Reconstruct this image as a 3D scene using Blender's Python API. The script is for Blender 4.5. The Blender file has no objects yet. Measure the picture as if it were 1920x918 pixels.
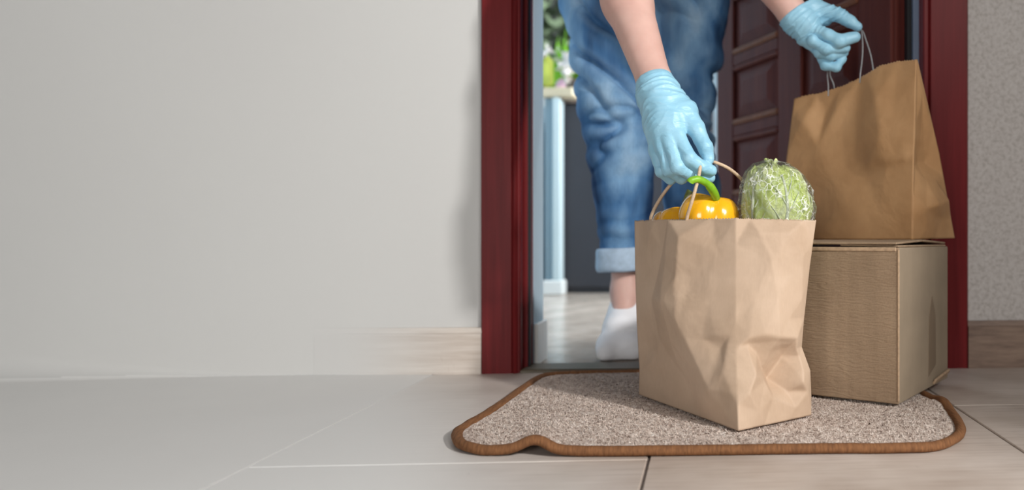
import bpy, bmesh, math, random
import numpy as np
from mathutils import Vector, Matrix, noise
from mathutils.geometry import delaunay_2d_cdt

random.seed(7)
rng = np.random.default_rng(7)
scene = bpy.context.scene
C = scene.collection
PI = math.pi

# ------------------------------------------------------------------ camera
FPX, PPX, HZ, H, YAW = 1450.0, 1421.0, 450.0, 0.263, math.radians(4.0)
cam_d = bpy.data.cameras.new('camera')
cam = bpy.data.objects.new('camera', cam_d)
C.objects.link(cam)
scene.camera = cam
cam.location = (0, 0, H)
cam.rotation_euler = (PI / 2, 0, -YAW)
cam_d.sensor_width = 36.0
cam_d.lens = FPX / 1920 * 36.0
cam_d.shift_x = -(PPX - 960) / 1920
cam_d.shift_y = (HZ - 459) / 1920
cam_d.clip_start = 0.02
cam_d.dof.use_dof = True
cam_d.dof.focus_distance = 1.12
cam_d.dof.aperture_fstop = 2.6
FWD = Vector((math.sin(YAW), math.cos(YAW), 0))
RGT = Vector((math.cos(YAW), -math.sin(YAW), 0))
UP = Vector((0, 0, 1))


def W(px, py, d):
    """photo pixel + distance along the view axis -> world point"""
    return Vector((0, 0, H)) + d * (FWD + RGT * ((px - PPX) / FPX) - UP * ((py - HZ) / FPX))


def FL(px, py):
    """photo pixel -> point on the floor"""
    return W(px, py, FPX * H / (py - HZ))


def onY(px, py, Y):
    r = FWD + RGT * ((px - PPX) / FPX) - UP * ((py - HZ) / FPX)
    return Vector((0, 0, H)) + r * (Y / r.y)


# ------------------------------------------------------------------ world, lights, exposure
world = bpy.data.worlds.new('world')
scene.world = world
world.use_nodes = True
bg = world.node_tree.nodes['Background']
bg.inputs[0].default_value = (0.86, 0.93, 1.0, 1)
bg.inputs[1].default_value = 0.085

vs = scene.view_settings
vs.view_transform = 'Standard'
vs.look = 'None'
vs.gamma = 1.0
vs.use_curve_mapping = False
vs.exposure = 0.0


def lamp(name, kind, loc, target, energy, col, **kw):
    l = bpy.data.lights.new(name, kind)
    l.energy = energy
    l.color = col
    for k, v in kw.items():
        setattr(l, k, v)
    o = bpy.data.objects.new(name, l)
    C.objects.link(o)
    o.location = loc
    o.rotation_euler = (Vector(target) - Vector(loc)).to_track_quat('-Z', 'Y').to_euler()
    return o


lamp('key_spot', 'SPOT', (1.60, -0.50, 1.30), (-1.25, 0.72, 0.25), 240, (1.0, 0.98, 0.95),
     spot_size=math.radians(66), spot_blend=0.42, shadow_soft_size=0.07)
lamp('hall_fill', 'AREA', (-0.75, -1.6, 0.60), (-0.1, 1.5, 0.35), 25, (1.0, 0.98, 0.95), shape='SQUARE', size=1.0)  # added low soft fill from front left, not a lamp of the hall
lamp('entry_fill', 'AREA', (1.35, -0.9, 1.7), (0.5, 1.5, 0.3), 19, (1.0, 0.97, 0.93), shape='SQUARE', size=0.6)  # weak lamp added at front right to lift the darker side
lamp('room_top_fill', 'AREA', (-0.2, 3.2, 2.4), (-0.3, 2.8, 0.0), 12, (0.95, 0.98, 1.0), shape='SQUARE', size=0.8)  # unseen overhead lamp, added to brighten the inner room
lamp('tree_fill', 'AREA', (-0.8, 5.2, 4.6), (-1.0, 7.8, 1.6), 260, (0.95, 0.98, 1.0), shape='SQUARE', size=2.0)  # added area lamp, stands in for daylight to brighten the trees
lamp('room_side_fill', 'AREA', (0.95, 3.3, 1.5), (-0.4, 1.9, 0.5), 95, (0.90, 0.96, 1.0), shape='SQUARE', size=0.8)  # added to light the reveal from the right; that wall has no window


# ------------------------------------------------------------------ material helpers
def lin(c):
    out = []
    for v in c[:3]:
        v = v / 255.0
        out.append(v / 12.92 if v <= 0.04045 else ((v + 0.055) / 1.055) ** 2.4)
    return (*out, 1.0)


class Mat:
    def __init__(self, name, rough=0.6, spec=0.5):
        self.m = bpy.data.materials.new(name)
        self.m.use_nodes = True
        self.t = self.m.node_tree
        self.p = self.t.nodes['Principled BSDF']
        self.p.inputs['Roughness'].default_value = rough
        self.p.inputs['Specular IOR Level'].default_value = spec
        self._co = {}

    def n(self, kind, **kw):
        nd = self.t.nodes.new(kind)
        for k, v in kw.items():
            setattr(nd, k, v)
        return nd

    def link(self, a, b):
        self.t.links.new(a, b)

    def coord(self, scale=(1, 1, 1), kind='Object', rot=(0, 0, 0)):
        if kind == 'World':
            src = self.n('ShaderNodeNewGeometry').outputs['Position']
        else:
            src = self.n('ShaderNodeTexCoord').outputs[kind]
        mp = self.n('ShaderNodeMapping')
        mp.inputs['Scale'].default_value = scale
        mp.inputs['Rotation'].default_value = rot
        self.link(src, mp.inputs['Vector'])
        return mp.outputs[0]

    def noise(self, co, scale, detail=4, rough=0.55, dist=0.0):
        nd = self.n('ShaderNodeTexNoise')
        nd.inputs['Scale'].default_value = scale
        nd.inputs['Detail'].default_value = detail
        nd.inputs['Roughness'].default_value = rough
        nd.inputs['Distortion'].default_value = dist
        self.link(co, nd.inputs['Vector'])
        return nd.outputs['Fac']

    def voro(self, co, scale, feature='F1', out='Distance'):
        nd = self.n('ShaderNodeTexVoronoi', feature=feature)
        nd.inputs['Scale'].default_value = scale
        self.link(co, nd.inputs['Vector'])
        return nd.outputs[out]

    def ramp(self, fac, stops):
        r = self.n('ShaderNodeValToRGB')
        el = r.color_ramp.elements
        while len(el) < len(stops):
            el.new(0.5)
        for e, (p, c) in zip(el, stops):
            e.position = p
            e.color = c if len(c) == 4 else (*c, 1)
        self.link(fac, r.inputs[0])
        return r.outputs[0]

    def mix(self, fac, a, b, mode='MIX'):
        nd = self.n('ShaderNodeMix', data_type='RGBA', blend_type=mode)
        for s, v in ((nd.inputs[0], fac), (nd.inputs[6], a), (nd.inputs[7], b)):
            if hasattr(v, 'is_output'):
                self.link(v, s)
            else:
                s.default_value = v
        return nd.outputs[2]

    def math(self, op, a, b=None, clamp=False):
        nd = self.n('ShaderNodeMath', operation=op, use_clamp=clamp)
        for s, v in ((nd.inputs[0], a), (nd.inputs[1], b)):
            if v is None:
                continue
            if hasattr(v, 'is_output'):
                self.link(v, s)
            else:
                s.default_value = v
        return nd.outputs[0]

    def base(self, v):
        if hasattr(v, 'is_output'):
            self.link(v, self.p.inputs['Base Color'])
        else:
            self.p.inputs['Base Color'].default_value = v
        return self

    def bump(self, h, strength=0.3, dist=0.01, prev=None):
        b = self.n('ShaderNodeBump')
        b.inputs['Strength'].default_value = strength
        b.inputs['Distance'].default_value = dist
        self.link(h, b.inputs['Height'])
        if prev is not None:
            self.link(prev, b.inputs['Normal'])
        self.link(b.outputs[0], self.p.inputs['Normal'])
        return b.outputs[0]


def simple(name, col, rough=0.6, var=0.12, scale=30, bump=0.0, bscale=200, spec=0.5, stretch=(1, 1, 1)):
    m = Mat(name, rough, spec)
    co = m.coord(stretch)
    c = lin(col)
    lo = tuple(x * (1 - var) for x in c[:3]) + (1,)
    hi = tuple(min(1, x * (1 + var)) for x in c[:3]) + (1,)
    m.base(m.ramp(m.noise(co, scale), [(0.3, lo), (0.7, hi)]))
    if bump:
        m.bump(m.noise(co, bscale, 3), bump, 0.002)
    return m.m


M = {}
PLAIN = lin((203, 202, 200))

# plain wall paint
m = Mat('wall_paint', 0.9, 0.2)
co = m.coord(kind='World')
m.base(m.ramp(m.noise(co, 1.2, 2), [(0.2, lin((200, 199, 197))), (0.8, lin((205, 205, 203)))]))
M['wall'] = m.m
# textured wallpaper on the right
m = Mat('textured_wallpaper', 0.9, 0.2)
co = m.coord(kind='World')
f = m.noise(co, 120, 3, 0.6, 0.4)
m.base(m.ramp(f, [(0.34, lin((172, 165, 160))), (0.52, lin((190, 184, 180))), (0.7, lin((198, 193, 189)))]))
m.bump(m.noise(co, 150, 4, 0.7), 0.35, 0.003)
M['wallpaper'] = m.m


def fade_fac(m, k, lo, hi):
    """0 on the tiled side, 1 where the colour is washed out to plain grey (along a straight world line)"""
    g = m.n('ShaderNodeNewGeometry').outputs['Position']
    s = m.n('ShaderNodeSeparateXYZ')
    m.link(g, s.inputs[0])
    u = m.math('ADD', s.outputs[0], m.math('MULTIPLY', s.outputs[1], k))
    mr = m.n('ShaderNodeMapRange', interpolation_type='SMOOTHSTEP')
    m.link(u, mr.inputs[0])
    mr.inputs[1].default_value = hi
    mr.inputs[2].default_value = lo
    return mr.outputs[0]


# wood-look floor tile
m = Mat('wood_look_tile', 0.42, 0.45)
co = m.coord((3, 55, 20), 'World')
co2 = m.coord((1, 1, 1), 'World')
oi = m.n('ShaderNodeObjectInfo').outputs['Random']
grain = m.noise(co, 3.0, 6, 0.65, 0.4)
cloud = m.noise(co2, 6.0, 3)
c1 = m.ramp(grain, [(0.25, lin((198, 186, 178))), (0.5, lin((220, 210, 203))), (0.75, lin((230, 223, 217)))])
c2 = m.ramp(cloud, [(0.3, lin((205, 196, 188))), (0.7, lin((240, 236, 232)))])
col = m.mix(1.0, c1, c2, 'MULTIPLY')
co3 = m.coord((26, 7, 10), 'World', (0, 0, math.radians(38)))
sc = m.ramp(m.noise(co3, 2.3, 5, 0.7), [(0.66, (0, 0, 0, 1)), (0.74, (1, 1, 1, 1))])
col = m.mix(m.math('MULTIPLY', sc, 0.5), col, lin((120, 100, 88)))
col = m.mix(fade_fac(m, 0.42, -0.02, 0.30), col, lin((220, 219, 217)))
m.base(col)
m.bump(grain, 0.12, 0.002)
M['tile'] = m.m
M['grout'] = simple('grout', (104, 92, 86), 0.95, 0.15, 60)
M['floor_plain'] = simple('plain_floor', (220, 219, 217), 0.6, 0.02, 3)

# baseboard
m = Mat('baseboard_pale', 0.55, 0.4)
co = m.coord((2, 2, 40), 'World')
g = m.noise(co, 3, 5, 0.65)
c = m.ramp(g, [(0.3, lin((186, 172, 160))), (0.7, lin((214, 205, 196)))])
co2 = m.coord((30, 1, 8), 'World')
st = m.ramp(m.noise(co2, 2.2, 4, 0.7), [(0.64, (0, 0, 0, 1)), (0.74, (1, 1, 1, 1))])
c = m.mix(m.math('MULTIPLY', st, 0.35), c, lin((150, 122, 100)))
c = m.mix(fade_fac(m, 0.0, -0.72, -0.44), c, PLAIN)
m.base(c)
M['base_l'] = m.m
m = Mat('baseboard_brown', 0.5, 0.4)
co = m.coord((4, 4, 26), 'World')
g = m.noise(co, 3, 5, 0.65)
m.base(m.ramp(g, [(0.3, lin((112, 92, 82))), (0.7, lin((150, 128, 112)))]))
M['base_r'] = m.m

# mahogany
def mahogany(name, a, b, rough):
    m = Mat(name, rough, 0.14)
    co = m.coord((30, 30, 1.2), 'World')
    g = m.noise(co, 2.4, 5, 0.6, 0.3)
    c = m.ramp(g, [(0.3, lin(a)), (0.7, lin(b))])
    co2 = m.coord((1, 1, 1), 'World')
    ch = m.ramp(m.voro(co2, 60), [(0.03, (1, 1, 1, 1)), (0.06, (0, 0, 0, 1))])
    c = m.mix(m.math('MULTIPLY', ch, 0.12), c, lin((150, 110, 100)))
    m.base(c)
    m.bump(g, 0.05, 0.002)
    return m.m
M['frame'] = mahogany('mahogany_frame', (92, 26, 28), (118, 36, 38), 0.4)
M['door'] = mahogany('mahogany_door', (84, 40, 36), (104, 52, 44), 0.5)
M['door_lit_ledge'] = mahogany('mahogany_highlight', (112, 70, 52), (132, 84, 62), 0.45)  # lighter copy for upward ledges: the light they catch is in the colour
M['seal'] = simple('rubber_seal', (28, 26, 30), 0.7)
M['metal_strip'] = simple('steel_strip', (110, 125, 150), 0.35, 0.05)
M['threshold'] = simple('threshold_metal', (92, 82, 66), 0.45, 0.2, 25, stretch=(1, 12, 1))

# kraft paper
def kraft(name, a, b, rough=0.62, crk=0.35, fade=None):
    m = Mat(name, rough, 0.35)
    co = m.coord()
    f = m.noise(co, 9, 5, 0.6)
    fib = m.noise(m.coord((220, 220, 30)), 2.0, 3, 0.6)
    c = m.ramp(f, [(0.3, lin(a)), (0.7, lin(b))])
    c = m.mix(0.07, c, m.ramp(fib, [(0.35, (0.5, 0.5, 0.5, 1)), (0.65, (1, 1, 1, 1))]), 'MULTIPLY')
    m.base(c)
    cr = m.voro(m.coord((1, 1, 1)), 26, 'DISTANCE_TO_EDGE')
    h1 = m.ramp(cr, [(0.0, (0, 0, 0, 1)), (0.10, (1, 1, 1, 1))])
    big = m.noise(co, 14, 3, 0.5, 0.5)
    b1 = m.bump(big, crk, 0.012)
    m.bump(fib, 0.03, 0.001, b1)
    # a little light passes through the paper
    m.p.inputs['Transmission Weight'].default_value = 0.0
    return m.m
M['kraft1'] = kraft('kraft_paper_pale', (182, 156, 132), (200, 175, 152))
M['kraft2'] = kraft('kraft_paper_tan', (172, 130, 88), (196, 154, 110))

# cardboard
m = Mat('corrugated_cardboard', 0.8, 0.25)
co = m.coord()
f = m.noise(co, 7, 4)
c = m.ramp(f, [(0.3, lin((150, 126, 102))), (0.7, lin((170, 146, 120)))])
flut = m.n('ShaderNodeTexWave', wave_type='BANDS', bands_direction='Z')
flut.inputs['Scale'].default_value = 36
flut.inputs['Distortion'].default_value = 14
flut.inputs['Detail'].default_value = 3
flut.inputs['Detail Scale'].default_value = 2.5
m.link(m.coord((0.25, 0.25, 1)), flut.inputs['Vector'])
vert = m.noise(m.coord((34, 34, 2)), 1.6, 3, 0.5)
speck = m.noise(co, 320, 2)
c = m.mix(0.25, c, m.ramp(speck, [(0.4, (0.6, 0.6, 0.6, 1)), (0.6, (1, 1, 1, 1))]), 'MULTIPLY')
c = m.mix(0.25, c, m.ramp(vert, [(0.35, (0.6, 0.6, 0.6, 1)), (0.65, (1, 1, 1, 1))]), 'MULTIPLY')
m.base(c)
b1 = m.bump(flut.outputs['Fac'], 0.16, 0.003)
m.bump(vert, 0.2, 0.002, b1)
M['card'] = m.m
M['card_side'] = simple('cardboard_smooth', (150, 134, 114), 0.82, 0.1, 12, 0.12, 300, 0.25)
M['card_edge'] = simple('cardboard_cut_edge', (178, 150, 122), 0.9, 0.2, 120)
M['stain'] = simple('tape_residue', (124, 106, 86), 0.6, 0.05)

# mat
m = Mat('mat_pile', 0.95, 0.1)
co = m.coord(kind='World')
a = m.noise(co, 190, 3, 0.75)
b = m.noise(co, 9, 3)
sp = m.voro(co, 120, 'F1', 'Color')
c = m.ramp(a, [(0.35, lin((110, 88, 76))), (0.43, lin((202, 184, 172))), (0.57, lin((230, 216, 206))), (0.7, lin((248, 242, 236)))])
c = m.mix(0.5, c, m.ramp(b, [(0.3, (0.72, 0.68, 0.66, 1)), (0.7, (1, 1, 1, 1))]), 'MULTIPLY')
m.base(c)
m.bump(a, 0.8, 0.006)
M['pile'] = m.m
M['fibre'] = m.m
m = Mat('mat_binding', 0.85, 0.2)
co = m.coord(kind='World')
a = m.noise(m.coord((260, 30, 60), 'World'), 1.5, 3)
m.base(m.ramp(a, [(0.3, lin((104, 70, 46))), (0.7, lin((136, 94, 62)))]))
m.bump(a, 0.5, 0.002)
M['binding'] = m.m

# skin, fabrics
m = Mat('skin', 0.5, 0.35)
co = m.coord()
m.base(m.ramp(m.noise(co, 22, 4), [(0.3, lin((202, 160, 148))), (0.7, lin((216, 178, 166)))]))
m.p.inputs['Subsurface Weight'].default_value = 0.15
m.p.inputs['Subsurface Radius'].default_value = (0.012, 0.005, 0.003)
m.bump(m.noise(co, 500, 2), 0.05, 0.001)
M['skin'] = m.m

m = Mat('nitrile_glove', 0.42, 0.45)
co = m.coord()
wr = m.noise(m.coord((1, 1, 2.2)), 70, 3, 0.55, 0.8)
m.base(m.ramp(m.noise(co, 18, 3), [(0.3, lin((140, 192, 216))), (0.7, lin((158, 205, 226)))]))
m.p.inputs['Subsurface Weight'].default_value = 0.1
m.p.inputs['Subsurface Radius'].default_value = (0.004, 0.006, 0.008)
m.bump(wr, 0.25, 0.004)
M['glove'] = m.m

m = Mat('denim', 0.85, 0.15)
co = m.coord()
big = m.noise(m.coord((1, 1, 0.55)), 7.5, 3, 0.5, 0.3)
c = m.ramp(big, [(0.34, lin((30, 56, 92))), (0.47, lin((74, 116, 160))), (0.58, lin((122, 162, 198))), (0.72, lin((170, 198, 220)))])
slub = m.noise(m.coord((260, 260, 14)), 1.6, 3, 0.6)
c = m.mix(0.5, c, m.ramp(slub, [(0.3, (0.5, 0.55, 0.62, 1)), (0.7, (1, 1, 1, 1))]), 'MULTIPLY')
m.base(c)
m.base(m.mix(m.ramp(m.n('ShaderNodeNewGeometry').outputs['Pointiness'], [(0.50, (0, 0, 0, 1)), (0.60, (0.35, 0.35, 0.35, 1))]), c, lin((176, 200, 222))))
m.bump(slub, 0.2, 0.002)
M['denim'] = m.m
M['denim_in'] = simple('denim_wrong_side', (170, 190, 210), 0.9, 0.14, 60, 0.2, 400, 0.15)
M['sock'] = simple('white_cotton', (246, 246, 250), 0.95, 0.03, 40, 0.25, 500, 0.1)
M['shirt'] = simple('grey_cotton', (120, 126, 134), 0.95, 0.05, 40, 0.2, 500, 0.1)
M['hair'] = simple('brown_hair', (58, 40, 30), 0.5, 0.3, 8, 0.4, 60, 0.4, (40, 40, 2))

# food
m = Mat('yellow_pepper_skin', 0.18, 0.6)
co = m.coord()
m.base(m.ramp(m.noise(co, 14, 3), [(0.3, lin((240, 168, 20))), (0.7, lin((252, 192, 34)))]))
m.p.inputs['Coat Weight'].default_value = 0.5
m.p.inputs['Coat Roughness'].default_value = 0.08
M['pepper'] = m.m
m = Mat('pepper_stem', 0.42, 0.4)
g = m.noise(m.coord((1, 1, 1)), 40, 3)
m.base(m.ramp(g, [(0.3, lin((92, 148, 26))), (0.7, lin((140, 190, 44)))]))
M['stem'] = m.m
M['stem_dark'] = simple('pepper_stem_dark', (96, 108, 52), 0.5, 0.2, 60)
m = Mat('cabbage_leaf', 0.45, 0.4)
co = m.coord()
v = m.voro(m.coord((1, 1, 0.55)), 46, 'DISTANCE_TO_EDGE')
vein = m.ramp(v, [(0.0, (1, 1, 1, 1)), (0.09, (0, 0, 0, 1))])
lc = m.ramp(m.noise(co, 16, 4), [(0.3, lin((200, 218, 116))), (0.5, lin((228, 238, 168))), (0.7, lin((248, 250, 226)))])
lc = m.mix(m.math('MULTIPLY', vein, 0.65), lc, lin((226, 236, 200)))
m.base(lc)
m.bump(m.noise(co, 60, 3, 0.5, 0.8), 0.25, 0.005)
M['leaf'] = m.m
M['rib'] = simple('cabbage_rib', (228, 234, 214), 0.4, 0.05, 30)
m = Mat('cling_film', 0.05, 0.5)
nt = m.t
out = nt.nodes['Material Output']
tr = m.n('ShaderNodeBsdfTransparent')
tr.inputs[0].default_value = (0.97, 0.98, 0.97, 1)
gl = m.n('ShaderNodeBsdfGlossy')
gl.inputs['Roughness'].default_value = 0.12
co = m.coord()
cr = m.voro(m.coord((1, 1, 1)), 58, 'DISTANCE_TO_EDGE')
crn = m.noise(co, 46, 4, 0.6, 1.6)
b1 = m.n('ShaderNodeBump'); b1.inputs['Strength'].default_value = 1.0; b1.inputs['Distance'].default_value = 0.016
m.link(m.math('ADD', crn, m.math('MULTIPLY', m.noise(co, 130, 3, 0.6, 1.0), 0.45)), b1.inputs['Height'])
m.link(b1.outputs[0], gl.inputs['Normal'])
fr = m.n('ShaderNodeFresnel'); fr.inputs['IOR'].default_value = 1.5
m.link(b1.outputs[0], fr.inputs['Normal'])
mx = m.n('ShaderNodeMixShader')
m.link(m.math('ADD', m.math('MULTIPLY', fr.outputs[0], 0.6), 0.05, True), mx.inputs[0])
m.link(tr.outputs[0], mx.inputs[1]); m.link(gl.outputs[0], mx.inputs[2])
# white lines along creases: painted-in sparkle on top of milky doubled film
wv = m.n('ShaderNodeVectorMath', operation='ADD')
nz = m.n('ShaderNodeTexNoise'); nz.inputs['Scale'].default_value = 60
m.link(co, nz.inputs['Vector'])
sc_v = m.n('ShaderNodeVectorMath', operation='SCALE'); sc_v.inputs['Scale'].default_value = 0.02
m.link(nz.outputs['Color'], sc_v.inputs[0]); m.link(co, wv.inputs[0]); m.link(sc_v.outputs[0], wv.inputs[1])
e1 = m.ramp(m.voro(wv.outputs[0], 95, 'DISTANCE_TO_EDGE'), [(0.0, (1, 1, 1, 1)), (0.075, (0, 0, 0, 1))])
patch = m.ramp(m.noise(co, 38, 3, 0.6), [(0.46, (0, 0, 0, 1)), (0.60, (1, 1, 1, 1))])
dfw = m.n('ShaderNodeBsdfDiffuse'); dfw.inputs[0].default_value = (0.95, 0.96, 0.95, 1)
mx2 = m.n('ShaderNodeMixShader')
m.link(m.math('MULTIPLY', m.math('MULTIPLY', e1, patch), 0.75), mx2.inputs[0])
m.link(mx.outputs[0], mx2.inputs[1]); m.link(dfw.outputs[0], mx2.inputs[2])
m.link(mx2.outputs[0], out.inputs['Surface'])
M['film'] = m.m
M['cord'] = simple('twisted_paper_cord', (206, 180, 152), 0.8, 0.12, 200, 0.4, 260, stretch=(1, 1, 3))
M['cord_grey'] = simple('grey_twine', (150, 150, 152), 0.7, 0.2, 300, 0.3, 500)

# inner room
m = Mat('laminate', 0.22, 0.5)
oi = m.n('ShaderNodeObjectInfo').outputs['Random']
g = m.noise(m.coord((4, 4, 4), 'Object'), 3, 3)
c = m.ramp(g, [(0.3, lin((168, 154, 142))), (0.7, lin((196, 184, 172)))])
c = m.mix(0.6, c, m.ramp(oi, [(0.0, (0.72, 0.70, 0.68, 1)), (1.0, (1, 1, 1, 1))]), 'MULTIPLY')
m.base(c)
M['laminate'] = m.m
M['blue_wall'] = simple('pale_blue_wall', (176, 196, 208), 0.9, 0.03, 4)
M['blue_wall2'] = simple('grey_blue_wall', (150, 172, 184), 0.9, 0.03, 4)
M['white_paint'] = simple('white_paint', (232, 234, 232), 0.4, 0.02, 6)
M['post'] = simple('post_paint', (196, 212, 216), 0.5, 0.03, 6)
M['cabinet'] = simple('charcoal_lacquer', (52, 52, 58), 0.45, 0.06, 6)
M['counter'] = simple('counter_stone', (124, 110, 104), 0.4, 0.15, 40)
M['sill'] = simple('pale_wood', (226, 208, 176), 0.5, 0.08, 12, stretch=(1, 1, 10))
M['petal_w'] = simple('white_petal', (236, 230, 226), 0.6, 0.04, 20)
M['petal_p'] = simple('pink_petal', (226, 184, 206), 0.6, 0.06, 20)
M['petal_y'] = simple('yellow_green_leaf', (216, 222, 96), 0.6, 0.1, 20)
M['leaf_g'] = simple('bright_green_leaf', (122, 186, 22), 0.5, 0.15, 20)
M['tree'] = simple('tree_foliage', (122, 142, 112), 0.8, 0.45, 9)
M['trunk'] = simple('tree_bark', (96, 78, 66), 0.9, 0.3, 20)
M['vase'] = simple('grey_ceramic', (116, 104, 96), 0.4, 0.08, 10)
m = Mat('window_glass', 0.02, 0.5)
m.base((1, 1, 1, 1)); m.p.inputs['Transmission Weight'].default_value = 1.0; m.p.inputs['IOR'].default_value = 1.02
M['glass'] = m.m


# ------------------------------------------------------------------ object helpers
def mesh_obj(name, verts, faces, mat, parent=None, smooth=False, link=True):
    me = bpy.data.meshes.new(name)
    me.from_pydata([tuple(v) for v in verts], [], [tuple(f) for f in faces])
    me.update()
    if smooth:
        me.polygons.foreach_set('use_smooth', [True] * len(me.polygons))
    if mat is not None:
        me.materials.append(mat)
    o = bpy.data.objects.new(name, me)
    C.objects.link(o)
    if parent is not None:
        o.parent = parent
    return o


def bm_obj(name, bm, mat, parent=None, smooth=False):
    me = bpy.data.meshes.new(name)
    bmesh.ops.recalc_face_normals(bm, faces=bm.faces)
    bm.to_mesh(me)
    bm.free()
    if smooth:
        me.polygons.foreach_set('use_smooth', [True] * len(me.polygons))
    me.materials.append(mat)
    o = bpy.data.objects.new(name, me)
    C.objects.link(o)
    if parent is not None:
        o.parent = parent
    return o


def box_bm(x0, x1, y0, y1, z0, z1, bev=0.0, seg=1, bm=None):
    bm = bm or bmesh.new()
    vs_ = [bm.verts.new((x, y, z)) for x in (x0, x1) for y in (y0, y1) for z in (z0, z1)]
    fs = [(0, 1, 3, 2), (4, 6, 7, 5), (0, 4, 5, 1), (2, 3, 7, 6), (0, 2, 6, 4), (1, 5, 7, 3)]
    new = [bm.faces.new([vs_[i] for i in f]) for f in fs]
    if bev:
        bmesh.ops.recalc_face_normals(bm, faces=new)
        bmesh.ops.bevel(bm, geom=list({e for f in new for e in f.edges}), offset=bev, segments=seg, affect='EDGES', profile=0.5)
    return bm


def box(name, x0, x1, y0, y1, z0, z1, mat, parent=None, bev=0.0, seg=1):
    return bm_obj(name, box_bm(x0, x1, y0, y1, z0, z1, bev, seg), mat, parent)


def prism(name, pts, z0, z1, mat, parent=None, bev=0.0):
    bm = bmesh.new()
    lo = [bm.verts.new((p[0], p[1], z0)) for p in pts]
    hi = [bm.verts.new((p[0], p[1], z1)) for p in pts]
    n = len(pts)
    bm.faces.new(list(reversed(lo)))
    top = bm.faces.new(hi)
    for i in range(n):
        bm.faces.new((lo[i], lo[(i + 1) % n], hi[(i + 1) % n], hi[i]))
    bmesh.ops.recalc_face_normals(bm, faces=bm.faces)
    if bev:
        bmesh.ops.bevel(bm, geom=list(top.edges), offset=bev, segments=1, affect='EDGES')
    return bm_obj(name, bm, mat, parent)


def smooth_path(pts, n=8, closed=False):
    """Catmull-Rom through pts"""
    P_ = [Vector(p) for p in pts]
    N = len(P_)
    out = []
    rngN = N if closed else N - 1
    for i in range(rngN):
        if closed:
            p0, p1, p2, p3 = P_[(i - 1) % N], P_[i], P_[(i + 1) % N], P_[(i + 2) % N]
        else:
            p0 = P_[max(i - 1, 0)]; p1 = P_[i]; p2 = P_[i + 1]; p3 = P_[min(i + 2, N - 1)]
        for k in range(n):
            t = k / n
            out.append(0.5 * ((2 * p1) + (-p0 + p2) * t + (2 * p0 - 5 * p1 + 4 * p2 - p3) * t * t + (-p0 + 3 * p1 - 3 * p2 + p3) * t ** 3))
    if not closed:
        out.append(P_[-1])
    return out


def tube(name, pts, rad, mat, parent=None, seg=8, closed=False, flat=None):
    """sweep a ring along pts; rad a number or list; flat=(w,h) scale of the section"""
    P_ = [Vector(p) for p in pts]
    N = len(P_)
    R = rad if hasattr(rad, '__len__') else [rad] * N
    verts, faces = [], []
    prev = None
    for i in range(N):
        if closed:
            t = P_[(i + 1) % N] - P_[(i - 1) % N]
        else:
            t = P_[min(i + 1, N - 1)] - P_[max(i - 1, 0)]
        t.normalize()
        if prev is None:
            ref = Vector((0, 0, 1)) if abs(t.z) < 0.9 else Vector((1, 0, 0))
            u = t.cross(ref).normalized()
        else:
            u = (prev - t * prev.dot(t)).normalized()
        prev = u
        v = t.cross(u)
        for k in range(seg):
            a = 2 * PI * k / seg
            ca, sa = math.cos(a), math.sin(a)
            if flat:
                ca *= flat[0]; sa *= flat[1]
            verts.append(P_[i] + (u * ca + v * sa) * R[i])
    for i in range(N if closed else N - 1):
        j = (i + 1) % N
        for k in range(seg):
            k2 = (k + 1) % seg
            faces.append((i * seg + k, i * seg + k2, j * seg + k2, j * seg + k))
    if not closed:
        faces.append(tuple(reversed(range(seg))))
        faces.append(tuple((N - 1) * seg + k for k in range(seg)))
    return mesh_obj(name, verts, faces, mat, parent, True)


def empty(name, loc, label, cat, group=None):
    o = bpy.data.objects.new(name, None)
    C.objects.link(o)
    o.location = loc
    o.empty_display_size = 0.05
    tag(o, label, cat, group)
    return o


def tag(o, label, cat, group=None):
    o['label'] = label
    o['category'] = cat
    if group:
        o['group'] = group
    return o


def struct(o, label, cat=None):
    o['kind'] = 'structure'
    o['label'] = label
    o['category'] = cat or 'structure'
    return o


def adopt(root, objs):
    """parent world-space meshes to an empty that is not at the origin"""
    bpy.context.view_layer.update()
    for o in objs:
        o.parent = root
        o.matrix_parent_inverse = Matrix.Translation(root.location).inverted()


# ------------------------------------------------------------------ implicit surfaces (bodies, hands)
def cone_sdf(Pg, a, b, ra, rb):
    a = np.array(a, dtype=np.float32); b = np.array(b, dtype=np.float32)
    ab = b - a
    l2 = max(float(ab @ ab), 1e-9)
    pa = Pg - a
    t = np.clip((pa @ ab) / l2, 0, 1)
    d = np.sqrt(((pa - t[..., None] * ab) ** 2).sum(-1))
    return d - (ra + (rb - ra) * t)


def smin(a, b, k):
    h = np.clip(0.5 + 0.5 * (b - a) / k, 0, 1)
    return b + (a - b) * h - k * h * (1 - h)


def chain(Pg, pts, rads, k=0.006):
    d = None
    for i in range(len(pts) - 1):
        e = cone_sdf(Pg, pts[i], pts[i + 1], rads[i], rads[i + 1])
        d = e if d is None else smin(d, e, k)
    return d


def grid(lo, hi, h):
    lo = np.array(lo, dtype=np.float32); hi = np.array(hi, dtype=np.float32)
    n = np.ceil((hi - lo) / h).astype(int) + 1
    ax = [lo[i] + h * np.arange(n[i], dtype=np.float32) for i in range(3)]
    G = np.stack(np.meshgrid(*ax, indexing='ij'), -1)
    return G, lo, h


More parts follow.
